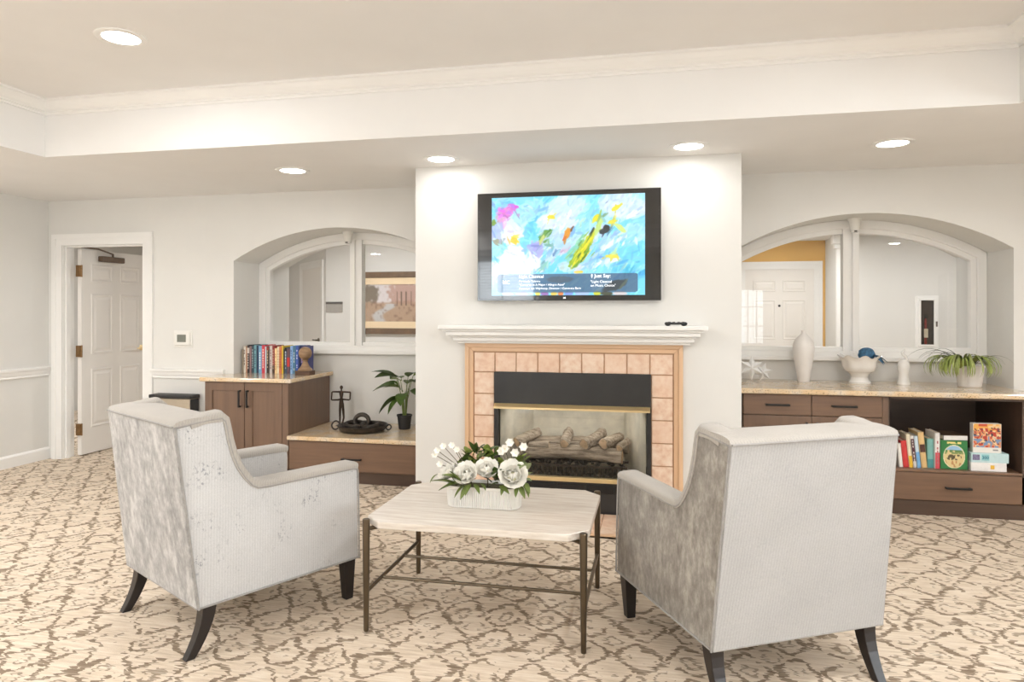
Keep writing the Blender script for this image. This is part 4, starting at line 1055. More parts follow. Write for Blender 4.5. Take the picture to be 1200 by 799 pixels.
# ------------------------------------------------------------------ things on the low bench
TC = Vector((-2.47, 5.50, 0.38))
tr_ = thing('round_tray', 'round dark iron tray with ring handles on the low bench', 'tray', TC)
MB().lathe([(0.001, 0.004), (0.165, 0.0), (0.190, 0.010), (0.208, 0.040), (0.216, 0.052), (0.210, 0.056), (0.200, 0.046), (0.184, 0.020), (0.160, 0.012), (0.001, 0.012)], (0, 0, 0), 40, cap=False).build('dish', M['iron'], tr_, smooth=True, local=True)
def torus(mb, c, R, r, ax, ay, n=20, seg=8, sx=1.0):
    c, ax, ay = Vector(c), Vector(ax).normalized(), Vector(ay).normalized()
    az = ax.cross(ay)
    secs = []
    for i in range(n):
        t = 2 * PI * i / n; d = ax * math.cos(t) * sx + ay * math.sin(t)
        secs.append([tuple(c + d * R + (d.normalized() * math.cos(2 * PI * k / seg) + az * math.sin(2 * PI * k / seg)) * r) for k in range(seg)])
    return mb.loft(secs + [secs[0]], cap=False)
torus(MB(), (-0.252, 0.0, 0.040), 0.036, 0.007, (1, 0, 0), (0, 0.35, 1)).build('ring_handle', M['iron'], tr_, smooth=True, local=True)
torus(MB(), (0.214, 0.06, 0.028), 0.022, 0.006, (1, 0, 0), (0, 0.5, 1)).build('ring_handle', M['iron'], tr_, smooth=True, local=True)
kn = thing('chain_ornament', 'dark cast chain-link ornament lying in the round tray', 'ornament', TC + Vector((0, 0, 0.024)))
torus(MB(), (-0.070, -0.010, 0.030), 0.056, 0.020, (1, 0.3, 0.0), (-0.3, 1, 0.25), 24, 10, 1.35).build('link', M['iron'], kn, smooth=True, local=True)
torus(MB(), (-0.008, 0.0, 0.058), 0.056, 0.019, (1, 0.1, 0.0), (0.0, 0.1, 1), 24, 10, 1.1).build('link', M['iron'], kn, smooth=True, local=True)
torus(MB(), (0.068, -0.010, 0.030), 0.056, 0.020, (1, -0.25, -0.0), (0.25, 1, 0.2), 24, 10, 1.35).build('link', M['iron'], kn, smooth=True, local=True)

fg = thing('figure_sculpture', 'slender dark metal figure with squared arms standing behind the tray', 'sculpture', (-2.775, 5.72, 0.38))
fm = MB().ell((0, 0, 0.343), (0.014, 0.014, 0.017)).tube([(0, 0, 0.33), (0, 0, 0.312), (0, 0, 0.29), (0, 0, 0.25), (0, 0, 0.215), (0, 0, 0.19)], [0.006, 0.007, 0.020, 0.013, 0.019, 0.021], 10)
fm.tube([(0, 0, 0.302), (0.088, -0.005, 0.302), (0.092, -0.01, 0.298), (0.092, -0.018, 0.238), (0.086, -0.022, 0.234), (0.02, -0.022, 0.238), (0.0, -0.018, 0.25)], [0.009, 0.007, 0.007, 0.006, 0.006, 0.008, 0.006], 8)
fm.tube([(0, 0, 0.302), (-0.088, 0.005, 0.300), (-0.092, 0.0, 0.296), (-0.092, -0.01, 0.232), (-0.086, -0.014, 0.228), (-0.02, -0.02, 0.232), (0.02, -0.02, 0.245)], [0.009, 0.007, 0.007, 0.006, 0.006, 0.008, 0.006], 8)
fm.tube([(-0.008, 0, 0.20), (-0.013, 0, 0.14), (-0.015, 0.003, 0.07), (-0.016, 0, 0.012), (-0.018, -0.02, 0.006)], [0.014, 0.012, 0.009, 0.007, 0.006], 8)
fm.tube([(0.010, 0, 0.20), (0.018, 0, 0.14), (0.022, 0.003, 0.07), (0.010, 0, 0.012), (0.010, -0.02, 0.006)], [0.014, 0.012, 0.009, 0.007, 0.006], 8)
fm.build('body', M['figure'], fg, smooth=True, angle=60, local=True)
MB().box(-0.04, 0.035, -0.035, 0.03, 0, 0.004).build('base', M['figure'], fg, bevel=0.001, local=True)

def leaf_mesh(name, L, W, fold, droop, mat, n=7, tipw=0.0):
    """leaf along +x from the origin, drooping, folded along its midrib (12 quads)"""
    vs, fs = [], []
    for i in range(n + 1):
        f = i / n; w = W / 2 * math.sin(PI * min(1, f ** 0.75)) ** 0.8 if 0 < f < 1 else 0.0004
        x, z = L * f, -droop * L * f * f
        vs += [(x, -w, z + fold * w), (x, 0, z), (x, w, z + fold * w)]
    for i in range(n):
        a = i * 3
        fs += [(a, a + 1, a + 4, a + 3), (a + 1, a + 2, a + 5, a + 4)]
    vs2 = [(x, y, z - 0.0012) for x, y, z in vs]; k = len(vs)
    mb = MB(); mb.add(vs + vs2, fs + [tuple(j + k for j in reversed(f)) for f in fs])
    me = mb.mesh(name)
    for p in me.polygons: p.use_smooth = True
    me.materials.append(mat)
    return me
def dirmat(p, az, el, roll=0, s=1.0):
    return Matrix.Translation(p) @ Matrix.Rotation(az, 4, 'Z') @ Matrix.Rotation(-el, 4, 'Y') @ Matrix.Rotation(roll, 4, 'X') @ Matrix.Scale(s, 4)

pp = thing('potted_plant', 'leafy green plant in a small black pot on the low bench', 'plant', (-2.150, 5.66, 0.38))
MB().lathe([(0.001, 0), (0.046, 0.0), (0.050, 0.004), (0.062, 0.112), (0.068, 0.114), (0.068, 0.126), (0.060, 0.126), (0.056, 0.108), (0.001, 0.106)], (0, 0, 0), 28, cap=False).build('pot', M['blackpot'], pp, smooth=True, local=True)
lmA = leaf_mesh('leaf', 0.175, 0.100, 0.35, 0.35, M['leaf']); lmB = leaf_mesh('leaf', 0.15, 0.07, 0.3, 0.2, M['leaf_olive'])
for az, el, h, s_, k in ((PI * 1.00, 0.10, 0.26, 1.15, 0), (PI * 1.08, -0.35, 0.17, 1.05, 0), (PI * 0.93, 0.25, 0.33, 1.0, 0), (PI * 0.75, 0.2, 0.32, 0.95, 0), (PI * 1.3, 0.25, 0.25, 0.9, 1), (PI * 1.55, -0.1, 0.20, 0.9, 0), (0.15, -0.3, 0.22, 0.85, 0), (-0.4, 0.25, 0.30, 0.9, 0), (0.5, 0.5, 0.34, 0.9, 1),
                       (PI * 1.15, 0.55, 0.34, 0.95, 0), (PI * 1.75, 0.55, 0.34, 0.9, 0), (PI * 0.5, 0.3, 0.27, 0.9, 0), (PI * 1.45, 0.35, 0.31, 0.8, 1), (PI * 1.25, -0.5, 0.16, 0.8, 0)):
    h *= 1.45; s_ *= 1.22; rad = 0.045 * (h / 0.3)
    p = Vector((rad * math.cos(az), rad * math.sin(az), 0.106 + h * 0.72))
    MB().tube([(0.012 * math.cos(az), 0.012 * math.sin(az), 0.10), (rad * 0.4 * math.cos(az), rad * 0.4 * math.sin(az), 0.106 + h * 0.4), tuple(p)], [0.004, 0.0035, 0.0025], 6).build('stem', M['leaf_olive'], pp, local=True)
    inst('leaf', lmA if k == 0 else lmB, pp, dirmat(p, az, el, random.uniform(-.5, .5), s_))
sp_m = leaf_mesh('flower', 0.058, 0.034, 0.7, -0.2, M['petal'])
for az, el, px_, h in ((PI * 1.2, 0.9, 0.03, 0.19), (PI * 1.4, 1.0, 0.035, 0.25), (PI * 1.6, 1.1, 0.03, 0.21), (PI * 1.1, 0.8, 0.05, 0.23), (PI * 1.5, 1.2, 0.03, 0.15)):
    inst('flower', sp_m, pp, dirmat(Vector((px_ * math.cos(az), px_ * math.sin(az), 0.106 + h * 1.05)), az, el, 0, 1.2))

# ------------------------------------------------------------------ bin and thermostat
bi = thing('waste_bin', 'steel waste bin with flat black lid beside the brown cabinet', 'bin', (-4.23, 5.42, 0))
MB().box(-4.415, -4.060, 5.368, 5.480, 0.005, 0.628).build('body', M['steel'], bi, bevel=0.006)
MB().box(-4.405, -4.052, 5.374, 5.478, 0.03, 0.62).build('side_panel', M['blackpot'], bi)
MB().box(-4.470, -4.040, 5.350, 5.484, 0.628, 0.660).build('lid', M['blackpot'], bi, bevel=0.008)
th = thing('thermostat', 'white wall thermostat with small grey display beside the door', 'thermostat', (-4.222, BY - 0.01, 1.08))
MB().box(-4.318, -4.126, BY - 0.012, BY, 1.080, 1.234).build('backplate', M['plastic_white'], th, bevel=0.003)
MB().box(-4.300, -4.144, BY - 0.030, BY - 0.010, 1.098, 1.222).build('cover', M['plastic_white'], th, bevel=0.006)
MB().box(-4.268, -4.178, BY - 0.032, BY - 0.029, 1.128, 1.196).build('display', M['lcd'], th)

# ================================================================== RIGHT CABINETS
RYF = 5.20
def drawer(parent, x0, x1, z0, z1, hx, hl=0.165, mat='wood_h'):
    d = MB().box(x0, x1, RYF, RYF + 0.02, z0, z1).build('drawer', M[mat], parent, bevel=0.003)
    bar_pull(d, hx, RYF, (z0 + z1) / 2, hl, False)
    return d
du = thing('drawer_cabinet', 'brown cabinet with two drawers over two doors, right of the fireplace', 'cabinet', (1.09, 5.55, 0))
MB().box(0.62, 1.586, RYF + 0.022, FY + 0.015, 0.10, 0.818).build('body', M['wood'], du)
MB().box(0.567, 0.618, RYF + 0.03, FY, 0, 0.818).build('filler', M['wood_dark'], du)
MB().box(1.550, 1.586, RYF, RYF + 0.022, 0.10, 0.818).build('face_stile', M['wood'], du)
MB().box(0.62, 1.586, RYF + 0.05, FY, 0, 0.10).build('toe_kick', M['wood_dark'], du)
drawer(du, 0.624, 1.084, 0.666, 0.812, 0.856); drawer(du, 1.088, 1.548, 0.666, 0.812, 1.30)
k1 = shaker(du, 0.624, 1.084, 0.108, 0.660, RYF, M['wood'], M['wood']); k2 = shaker(du, 1.088, 1.548, 0.108, 0.660, RYF, M['wood'], M['wood'])
bar_pull(k1, 1.05, RYF, 0.55, 0.14, True); bar_pull(k2, 1.122, RYF, 0.55, 0.14, True)

sh = thing('open_shelf_cabinet', 'dark open cabinet with books and games above a wide drawer', 'cabinet', (2.04, 5.55, 0))
S0, S1 = 1.588, AR - 0.006
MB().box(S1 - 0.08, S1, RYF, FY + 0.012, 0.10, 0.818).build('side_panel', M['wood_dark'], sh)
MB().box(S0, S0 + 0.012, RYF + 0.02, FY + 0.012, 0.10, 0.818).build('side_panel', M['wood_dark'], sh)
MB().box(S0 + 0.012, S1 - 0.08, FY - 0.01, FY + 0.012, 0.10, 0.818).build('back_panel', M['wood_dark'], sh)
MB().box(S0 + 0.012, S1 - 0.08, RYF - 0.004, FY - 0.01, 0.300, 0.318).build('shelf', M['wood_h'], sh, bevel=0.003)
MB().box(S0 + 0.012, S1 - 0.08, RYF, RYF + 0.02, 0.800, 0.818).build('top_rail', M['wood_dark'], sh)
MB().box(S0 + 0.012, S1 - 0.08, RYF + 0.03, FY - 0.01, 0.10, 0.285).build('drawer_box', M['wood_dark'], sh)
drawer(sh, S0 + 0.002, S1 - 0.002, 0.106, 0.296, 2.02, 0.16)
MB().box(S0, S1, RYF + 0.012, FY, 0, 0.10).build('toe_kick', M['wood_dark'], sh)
ct3 = MB().prism([(0.575, 5.19), (0.60, 5.155), (2.52, 5.155), (2.52, BY - 0.003), (AR - 0.003, BY - 0.003), (AR - 0.003, FY + 0.018), (0.562, FY + 0.018), (0.562, 5.22)], 0.818, 0.855, 'z').build('countertop', M['granite'], bevel=0.010)
tag(ct3, 'long speckled granite top right of the fireplace', 'countertop')

# ------------------------------------------------------------------ ornaments on the right counter
CZ = 0.855
st_ = thing('star_ornament', 'white faceted star ornament on the counter next to the chimney', 'ornament', (0.775, 5.66, CZ + 0.105))
for k, (dx, dz, s_) in enumerate(((-0.035, 0.005, 1.0), (0.052, -0.030, 0.78))):
    sm = MB(); R_, r_ = 0.098 * s_, 0.046 * s_
    pts = [((R_ if i % 2 == 0 else r_) * math.sin(2 * PI * i / 12 + k * 0.3), (R_ if i % 2 == 0 else r_) * math.cos(2 * PI * i / 12 + k * 0.3)) for i in range(12)]
    vs = [(p[0] + dx, k * 0.03, p[1] + dz) for p in pts] + [(dx, -0.03 + k * 0.03, dz), (dx, 0.03 + k * 0.03, dz)]
    fs = [(i, (i + 1) % 12, 12) for i in range(12)] + [((i + 1) % 12, i, 13) for i in range(12)]
    sm.add(vs, fs).build('star', M['star_glass'], st_, local=True)

va = MB().lathe([(0.001, 0), (0.042, 0.0), (0.044, 0.01), (0.058, 0.10), (0.074, 0.20), (0.080, 0.255), (0.076, 0.300), (0.058, 0.338), (0.034, 0.362), (0.019, 0.378), (0.016, 0.392), (0.019, 0.404), (0.012, 0.404), (0.010, 0.390), (0.012, 0.37)], (1.140, 5.74, CZ), 36, cap=False).build('vase', M['matte_white'], smooth=True, angle=60)
tag(va, 'tall matte white vase with a narrow neck on the granite counter', 'vase')
bo = thing('scalloped_bowl', 'white footed bowl with a ruffled rim on the granite counter', 'bowl', (1.535, 5.70, CZ))
def ruff(prof, seg=48):
    return [[(r * (1 + a * math.cos(8 * t)) * math.cos(t), r * (1 + a * math.cos(8 * t)) * math.sin(t), z + b * math.cos(8 * t)) for t in (2 * PI * k / seg for k in range(seg))] for r, z, a, b in prof]
MB().loft(ruff([(0.001, 0.088, 0, 0), (0.085, 0.085, 0, 0), (0.108, 0.100, 0, 0), (0.120, 0.135, 0.03, 0), (0.122, 0.170, 0.06, 0.004), (0.146, 0.205, 0.07, 0.012), (0.150, 0.209, 0.07, 0.013), (0.142, 0.206, 0.07, 0.012), (0.116, 0.170, 0.06, 0.004), (0.108, 0.135, 0.03, 0), (0.09, 0.105, 0, 0), (0.001, 0.098, 0, 0)]), cap=False).build('bowl', M['ceramic'], bo, smooth=True, angle=70, local=True)
MB().lathe([(0.001, 0), (0.078, 0.0), (0.080, 0.012), (0.066, 0.024), (0.058, 0.048), (0.070, 0.075), (0.090, 0.088)], (0, 0, 0), 36, cap=False).build('foot', M['ceramic'], bo, smooth=True, local=True)
bl = thing('blue_ornament', 'blue textured ball with a leaf tail resting in the white bowl', 'ornament', (1.580, 5.68, CZ + 0.125))
mb_ = MB().ell((0.0, 0, 0.100), (0.060, 0.06, 0.052), 18, 12)
mb_.v = [(x * (1 + random.uniform(-.06, .06)), y * (1 + random.uniform(-.06, .06)), z) for x, y, z in mb_.v]
mb_.build('ball', M['blue_orn'], bl, smooth=True, local=True)
MB().lathe([(0.035, 0.0), (0.03, 0.05), (0.045, 0.07)], (0, 0, 0), 12).build('stem', M['blue_orn'], bl, local=True)
lmb = leaf_mesh('leaf', 0.105, 0.05, 0.4, 0.5, M['blue_orn'])
for az, el in ((-0.3, 0.05), (-0.9, -0.1), (0.2, -0.1)): inst('leaf', lmb, bl, dirmat(Vector((0.03, -0.02, 0.090)), az, el))
bd = thing('bird_figurine', 'white ceramic long-necked bird figurine between the bowl and the plant', 'figurine', (1.845, 5.70, CZ))
MB().lathe([(0.001, 0), (0.046, 0.0), (0.046, 0.008), (0.036, 0.05), (0.034, 0.08), (0.042, 0.115), (0.044, 0.14), (0.036, 0.168), (0.022, 0.186), (0.001, 0.192)], (0, 0, 0), 24, cap=False).build('body', M['ceramic'], bd, smooth=True, local=True)
MB().tube([(0.01, 0, 0.165), (0.020, 0, 0.19), (0.012, 0, 0.212), (-0.004, 0, 0.225), (-0.008, 0, 0.240), (0.004, 0, 0.252), (0.008, 0, 0.268)], [0.018, 0.014, 0.011, 0.010, 0.011, 0.008, 0.003], 10).build('neck', M['ceramic'], bd, smooth=True, local=True)

sp = thing('spider_plant', 'spider plant with long arching leaves in a white pot on the counter', 'plant', (2.235, 5.60, CZ))
MB().lathe([(0.001, 0), (0.068, 0.0), (0.074, 0.006), (0.090, 0.12), (0.096, 0.15), (0.094, 0.158), (0.086, 0.156), (0.082, 0.13), (0.001, 0.128)], (0.02, 0, 0), 28, cap=False).build('pot', M['matte_white'], sp, smooth=True, local=True)
MB().lathe([(0.081, 0.128), (0.06, 0.138), (0.001, 0.142)], (0.02, 0, 0), 16, cap=False).build('soil', M['soil'], sp, local=True)
def blade(name, L, W, el, droop, mat, n=9):
    """arching strap leaf in the xz plane from the origin"""
    vs, fs = [], []; a = el; x = z = 0.0; step = L / n
    for i in range(n + 1):
        f = i / n; w = W / 2 * (1 - f ** 2.2) + 0.0004
        vs += [(x, -w, z + w * 0.5), (x, 0, z), (x, w, z + w * 0.5)]
        a -= droop / n * (0.6 + 0.8 * f); x += step * math.cos(a); z += step * math.sin(a)
    for i in range(n):
        k = i * 3; fs += [(k, k + 1, k + 4, k + 3), (k + 1, k + 2, k + 5, k + 4)]
    me = MB().add(vs, fs).mesh(name)
    for p in me.polygons: p.use_smooth = True
    me.materials.append(mat); return me
rs = random.Random(5)
protos = [blade('leaf', L, W, el, dr, M[m]) for L, W, el, dr, m in ((0.42, 0.018, 1.42, 3.7, 'spider'), (0.36, 0.019, 1.3, 3.7, 'spider'), (0.40, 0.014, 1.1, 2.0, 'spider_dark'), (0.46, 0.011, 1.25, 2.2, 'spider_dark'), (0.39, 0.018, 1.35, 3.6, 'leaf_lime'))]
def place_blade(me, az, s_=1.0, dx=0.0):
    inst('leaf', me, sp, Matrix.Translation((-0.005 + 0.035 * math.cos(az) + dx, -0.02 + 0.035 * math.sin(az), 0.138)) @ Matrix.Rotation(az, 4, 'Z') @ Matrix.Scale(s_, 4))
for i in range(84): place_blade(protos[rs.choice((0, 1, 1, 4, 4))], rs.uniform(PI * 0.95, PI * 1.72), rs.uniform(0.7, 1.0), rs.uniform(-0.05, 0.0))
for i in range(12): place_blade(protos[rs.choice((0, 1, 4))], rs.uniform(-0.35, PI), rs.uniform(0.55, 0.80))
for az in (PI * 1.02, PI * 1.08, PI * 0.98, PI * 1.15, PI * 1.2, PI * 1.05): place_blade(protos[rs.choice((2, 3))], az, rs.uniform(0.85, 1.1))
for az in (-0.9, -1.1, -1.3, -0.8): place_blade(protos[rs.choice((2, 3))], az, rs.uniform(0.65, 0.85))

# ------------------------------------------------------------------ books and games in the open cabinet
SZ0 = 0.318; gy = 5.245
grp = 'books in the open cabinet'
def leaning(lbl, x, w, h, d, col, band=None, txt=None, tilt=0.0, dy=0.0):
    return make_book('book', lbl, grp, w, h, d, col, band, txt, (x, gy + dy, SZ0), tilt)
tl = -0.10
def lean_x(x): return x
leaning('white book behind the chair at the left end of the open shelf', 1.672, 0.024, 0.165, 0.15, (238, 234, 226), None, None, tl)
leaning('red book leaning at the left of the open shelf', 1.699, 0.034, 0.185, 0.15, (214, 62, 62), None, None, tl)
leaning('cream and yellow book right of the red book', 1.736, 0.024, 0.232, 0.17, (236, 226, 200), ((238, 190, 60), 0.0, 0.35), None, tl)
leaning('white book with dark printed spine left of the blue one', 1.763, 0.020, 0.222, 0.17, (226, 220, 214), ((86, 46, 60), 0.2, 0.9), (236, 230, 222), tl)
leaning('pale blue and white book left of the thick tan book', 1.786, 0.024, 0.220, 0.17, (206, 222, 232), ((120, 176, 222), 0.0, 0.5), None, tl)
leaning('thick tan book with brown label on its spine', 1.814, 0.036, 0.248, 0.19, (222, 188, 132), ((84, 50, 40), 0.44, 0.66), None, tl)
leaning('teal book between the tan and the white book', 1.856, 0.040, 0.202, 0.16, (132, 190, 182), ((86, 158, 160), 0.0, 0.3), None, 0.0, 0.02)
leaning('tall white book with red spine foot next to the green box', 1.898, 0.030, 0.248, 0.18, (238, 234, 230), ((210, 80, 92), 0.0, 0.45), (190, 120, 120), 0.0)

gb = thing('game_box', 'green square game box with a round cream emblem', 'box', (2.016, gy + 0.045, SZ0), group='games in the open cabinet')
MB().box(1.931, 2.100, gy, gy + 0.09, SZ0, SZ0 + 0.198).build('carton', cmat((58, 122, 72)), gb, bevel=0.002)
n_ = 56; yy, xx = np.mgrid[0:n_, 0:n_] / (n_ - 1.0)
img = np.ones((n_, n_, 3)) * C(52, 128, 70)
d_ = np.hypot((xx - 0.5), (yy - 0.56)); nz = smooth_noise(n_, n_, 4, 21)
blend(img, (d_ < 0.42) * 1.0, C(240, 232, 196)); blend(img, (d_ < 0.395) * 1.0, C(226, 206, 150))
blend(img, ((d_ < 0.395) & (yy < 0.32)) * 1.0, C(156, 196, 226)); blend(img, ((d_ < 0.395) & (yy >= 0.32) & (yy < 0.40)) * (nz > 0.45), C(96, 140, 80))
for cx in (0.36, 0.62): blend(img, (np.hypot((xx - cx) * 0.9, (yy - 0.58) * 1.4) < 0.15) * (nz > 0.46) * 0.9, C(84, 74, 50))
blend(img, ((np.abs(yy - 0.07) < 0.035) & (xx > 0.22) & (xx < 0.78) & (smooth_noise(n_, n_, 3, 22) > 0.42)) * 1.0, C(236, 220, 140))
blend(img, ((d_ < 0.38) & (yy > 0.70) & (nz > 0.62)) * 0.8, C(190, 130, 80)); blend(img, ((d_ < 0.38) & (np.abs(yy - 0.42) < 0.04) & (nz > 0.4)) * 0.8, C(110, 140, 80))
painted('front_print', M['print'], img, 1.935, 2.096, SZ0 + 0.003, SZ0 + 0.195, gy - 0.0008, gb)
lb = make_book('book', 'book lying flat on top of the green game box', grp, 0.034, 0.155, 0.20, (84, 66, 48), ((238, 234, 230), 0.0, 1.0), None, (0, 0, 0))
lb.rotation_euler = (0, PI / 2, 0.10); lb.location = (1.953, gy + 0.006, SZ0 + 0.232)
wb = thing('puzzle_box', 'white puzzle box lying at the bottom of the stack', 'box', (2.225, gy + 0.06, SZ0), group='games in the open cabinet')
MB().box(2.112, 2.330, gy - 0.018, gy + 0.17, SZ0, SZ0 + 0.058).build('carton', cmat((240, 238, 236)), wb, bevel=0.002)
MB().box(2.232, 2.256, gy - 0.0195, gy - 0.017, SZ0 + 0.016, SZ0 + 0.042).build('sticker', cmat((232, 186, 70)), wb)
ab = thing('puzzle_box', 'pale aqua puzzle box marked 300 on the white box', 'box', (2.225, gy + 0.06, SZ0 + 0.058), group='games in the open cabinet')
MB().box(2.116, 2.345, gy - 0.015, gy + 0.18, SZ0 + 0.058, SZ0 + 0.122).build('carton', cmat((198, 224, 226)), ab, bevel=0.002)
n_ = 14; img = np.random.default_rng(3).random((n_, n_ * 2, 1)) * C(120, 110, 130) + C(60, 60, 80)
painted('side_print', M['print'], img, 2.124, 2.168, SZ0 + 0.074, SZ0 + 0.112, gy - 0.0158, ab)
MB().box(2.178, 2.226, gy - 0.0160, gy - 0.0145, SZ0 + 0.072, SZ0 + 0.114).build('number_patch', cmat((150, 206, 210)), ab)
text_mesh('number', '300', 0.028, cmat((58, 128, 150)), ab, (2.181, gy - 0.0168, SZ0 + 0.083), bold=0.0006)
pz = thing('puzzle_box', 'colourful puzzle box standing upright on the aqua box', 'box', (2.215, gy + 0.05, SZ0 + 0.122), group='games in the open cabinet')
MB().box(2.132, 2.306, gy + 0.0, gy + 0.05, SZ0 + 0.122, SZ0 + 0.322).build('carton', cmat((240, 234, 226)), pz, bevel=0.002)
n_ = 64; a_, b_, c_ = smooth_noise(n_, n_, 6, 31), smooth_noise(n_, n_, 5, 32), smooth_noise(n_, n_, 3, 33)
yy, xx = np.mgrid[0:n_, 0:n_] / (n_ - 1.0)
img = np.ones((n_, n_, 3)) * C(238, 176, 84)
blend(img, (yy > 0.25) * 1.0, C(226, 150, 104)); blend(img, np.clip((a_ - 0.5) * 8, 0, 1), C(240, 206, 160)); blend(img, np.clip((b_ - 0.58) * 10, 0, 1) * (yy > 0.15), C(196, 70, 56)); blend(img, np.clip((c_ - 0.66) * 12, 0, 1) * (yy > 0.12) * (yy < .7), C(70, 56, 70))
blend(img, np.clip((0.36 - b_) * 10, 0, 1) * (yy > 0.4), C(120, 150, 190)); blend(img, (yy > 0.82) * 1.0, C(238, 234, 226)); blend(img, ((yy > 0.88) & (yy < 0.93) & (xx > 0.7) & (xx < .9)) * 0.7, C(110, 110, 110)); blend(img, ((yy < 0.09) & (xx > 0.18) & (xx < .5)) * 0.9, C(206, 74, 50))
painted('front_print', M['print'], img, 2.135, 2.303, SZ0 + 0.124, SZ0 + 0.320, gy - 0.0008, pz)

# ================================================================== ARMCHAIRS
def armchair(label, loc, rz, side_m, back_m):
    t = thing('armchair', label, 'armchair', loc, rz, group='grey upholstered armchairs')
    W2, T2, zb = 0.374, 0.357, 0.20
    hx = lambda z: W2 + (T2 - W2) * (z - zb) / 0.77
    yr = lambda z: -0.089 * max(0, z - zb) / 0.77            # raked rear line
    SW = 0.088
    # upper outline of a side in (y,z): rear top, wing, concave slope, arm, front
    top = [(-0.089, 0.950), (-0.03, 0.957), (0.05, 0.966), (0.098, 0.968), (0.113, 0.952), (0.121, 0.915), (0.130, 0.865), (0.146, 0.805), (0.168, 0.750), (0.198, 0.702), (0.228, 0.667), (0.256, 0.650), (0.30, 0.647), (0.45, 0.648), (0.62, 0.648), (0.755, 0.647), (0.774, 0.640)]
    prof = [(0.0, zb)] + [(yr(z_), z_) for z_ in (0.4, 0.6, 0.8)] + top + [(0.778, 0.60), (0.776, zb)]
    for s_ in (1, -1):
        mb = MB(); n = len(prof)
        vs = [(s_ * hx(z), y, z) for y, z in prof] + [(s_ * (hx(z) - SW), y, z) for y, z in prof]
        mb.add(vs, [tuple(range(n)), tuple(range(2 * n - 1, n - 1, -1))] + [(i, i + n, (i + 1) % n + n, (i + 1) % n) for i in range(n)])
        mb.build('side_panel', side_m, t, bevel=0.006, local=True, smooth=True)
        # padded roll over the wing, the slope and the arm
        P = [Vector((0, y, z)) for y, z in [(-0.03, 0.944), (0.02, 0.956), (0.06, 0.963)] + top[3:]]
        secs = []
        for i, p in enumerate(P):
            tg = (P[min(i + 1, len(P) - 1)] - P[max(0, i - 1)]).normalized(); nr = Vector((0, -tg.z, tg.y))
            cx = s_ * (hx(p.z) - SW / 2)
            sec = []
            for k in range(11):
                a = PI * k / 10; cx_ = math.copysign(abs(math.cos(a)) ** 0.5, math.cos(a)); sn = math.sin(a) ** 0.7 if k not in (0, 10) else 0
                q = p + nr * (0.026 * sn + 0.001); sec.append((cx + (SW / 2 + 0.007) * cx_, q.y, q.z))
            q = p - nr * 0.010
            sec += [(cx - (SW / 2 + 0.005), q.y, q.z), (cx + (SW / 2 + 0.005), q.y, q.z)]
            secs.append(sec)
        MB().loft(secs).build('arm_roll', M['pad'], t, smooth=True, angle=70, local=True)
        # piping along the outer edge of the roll, down the rear seam, down the front edge and along the bottom
        pip = [(s_ * (hx(z) + 0.004), y, z - 0.004) for y, z in top]
        MB().tube(pip, 0.0042, 6).build('piping', M['pipe'], t, smooth=True, local=True)
        MB().tube([(s_ * (hx(z) + 0.003), yr(z) - 0.004, z) for z in (zb, 0.4, 0.6, 0.8, 0.95)], 0.0042, 6).build('piping', M['pipe'], t, smooth=True, local=True)
        MB().tube([(s_ * (hx(z) + 0.003), y, z) for y, z in ((0.776, 0.635), (0.779, 0.5), (0.778, zb + 0.004))], 0.0042, 6).build('piping', M['pipe'], t, smooth=True, local=True)
        MB().tube([(s_ * (W2 + 0.002), 0.0, zb + 0.006), (s_ * (W2 + 0.002), 0.776, zb + 0.006)], 0.0042, 6).build('piping', M['pipe'], t, smooth=True, local=True)
    # outer back panel, full width, raked
    zs = [zb, 0.4, 0.6, 0.8, 0.950]
    secs = [[(-hx(z), yr(z) - 0.012, z), (hx(z), yr(z) - 0.012, z), (hx(z), yr(z) + 0.004, z), (-hx(z), yr(z) + 0.004, z)] for z in zs]
    MB().loft(secs).build('back_panel', back_m, t, bevel=0.004, local=True)
    MB().tube([(-W2, -0.010, zb + 0.006), (W2, -0.010, zb + 0.006)], 0.0042, 6).build('piping', M['pipe'], t, smooth=True, local=True)
    # inner back with rolled top
    iw = T2 - SW + 0.004
    secs = [[(-iw, yr(z) + 0.004, z), (iw, yr(z) + 0.004, z), (iw, yr(z) + d, z), (-iw, yr(z) + d, z)] for z, d in ((zb + 0.02, 0.15), (0.42, 0.17), (0.60, 0.185), (0.80, 0.165), (0.91, 0.145), (0.950, 0.12))]
    MB().loft(secs).build('inside_back', M['pad'], t, bevel=0.02, segs=3, smooth=True, local=True)
    sec2 = []
    for i in range(9):
        x = (T2 + 0.004) * (-1 + i / 4)
        sec2.append([(x, -0.098 + 0.11 * (1 - math.cos(PI * k / 10)) , 0.950 + 0.028 * math.sin(PI * k / 10) ** 0.6 if 0 < k < 10 else 0.948) for k in range(11)])
    MB().loft(sec2).build('top_roll', M['pad'], t, smooth=True, angle=70, local=True)
    MB().tube([(-T2, -0.101, 0.950), (T2, -0.101, 0.950)], 0.0042, 6).build('piping', M['pipe'], t, smooth=True, local=True)
    sw = W2 - SW
    MB().box(-sw, sw, 0.05, 0.765, zb, 0.37).build('seat_base', side_m, t, bevel=0.01, local=True)
    MB().box(-sw + 0.003, sw - 0.003, 0.14, 0.79, 0.37, 0.50).build('seat_cushion', M['pad'], t, bevel=0.035, segs=3, smooth=True, local=True)
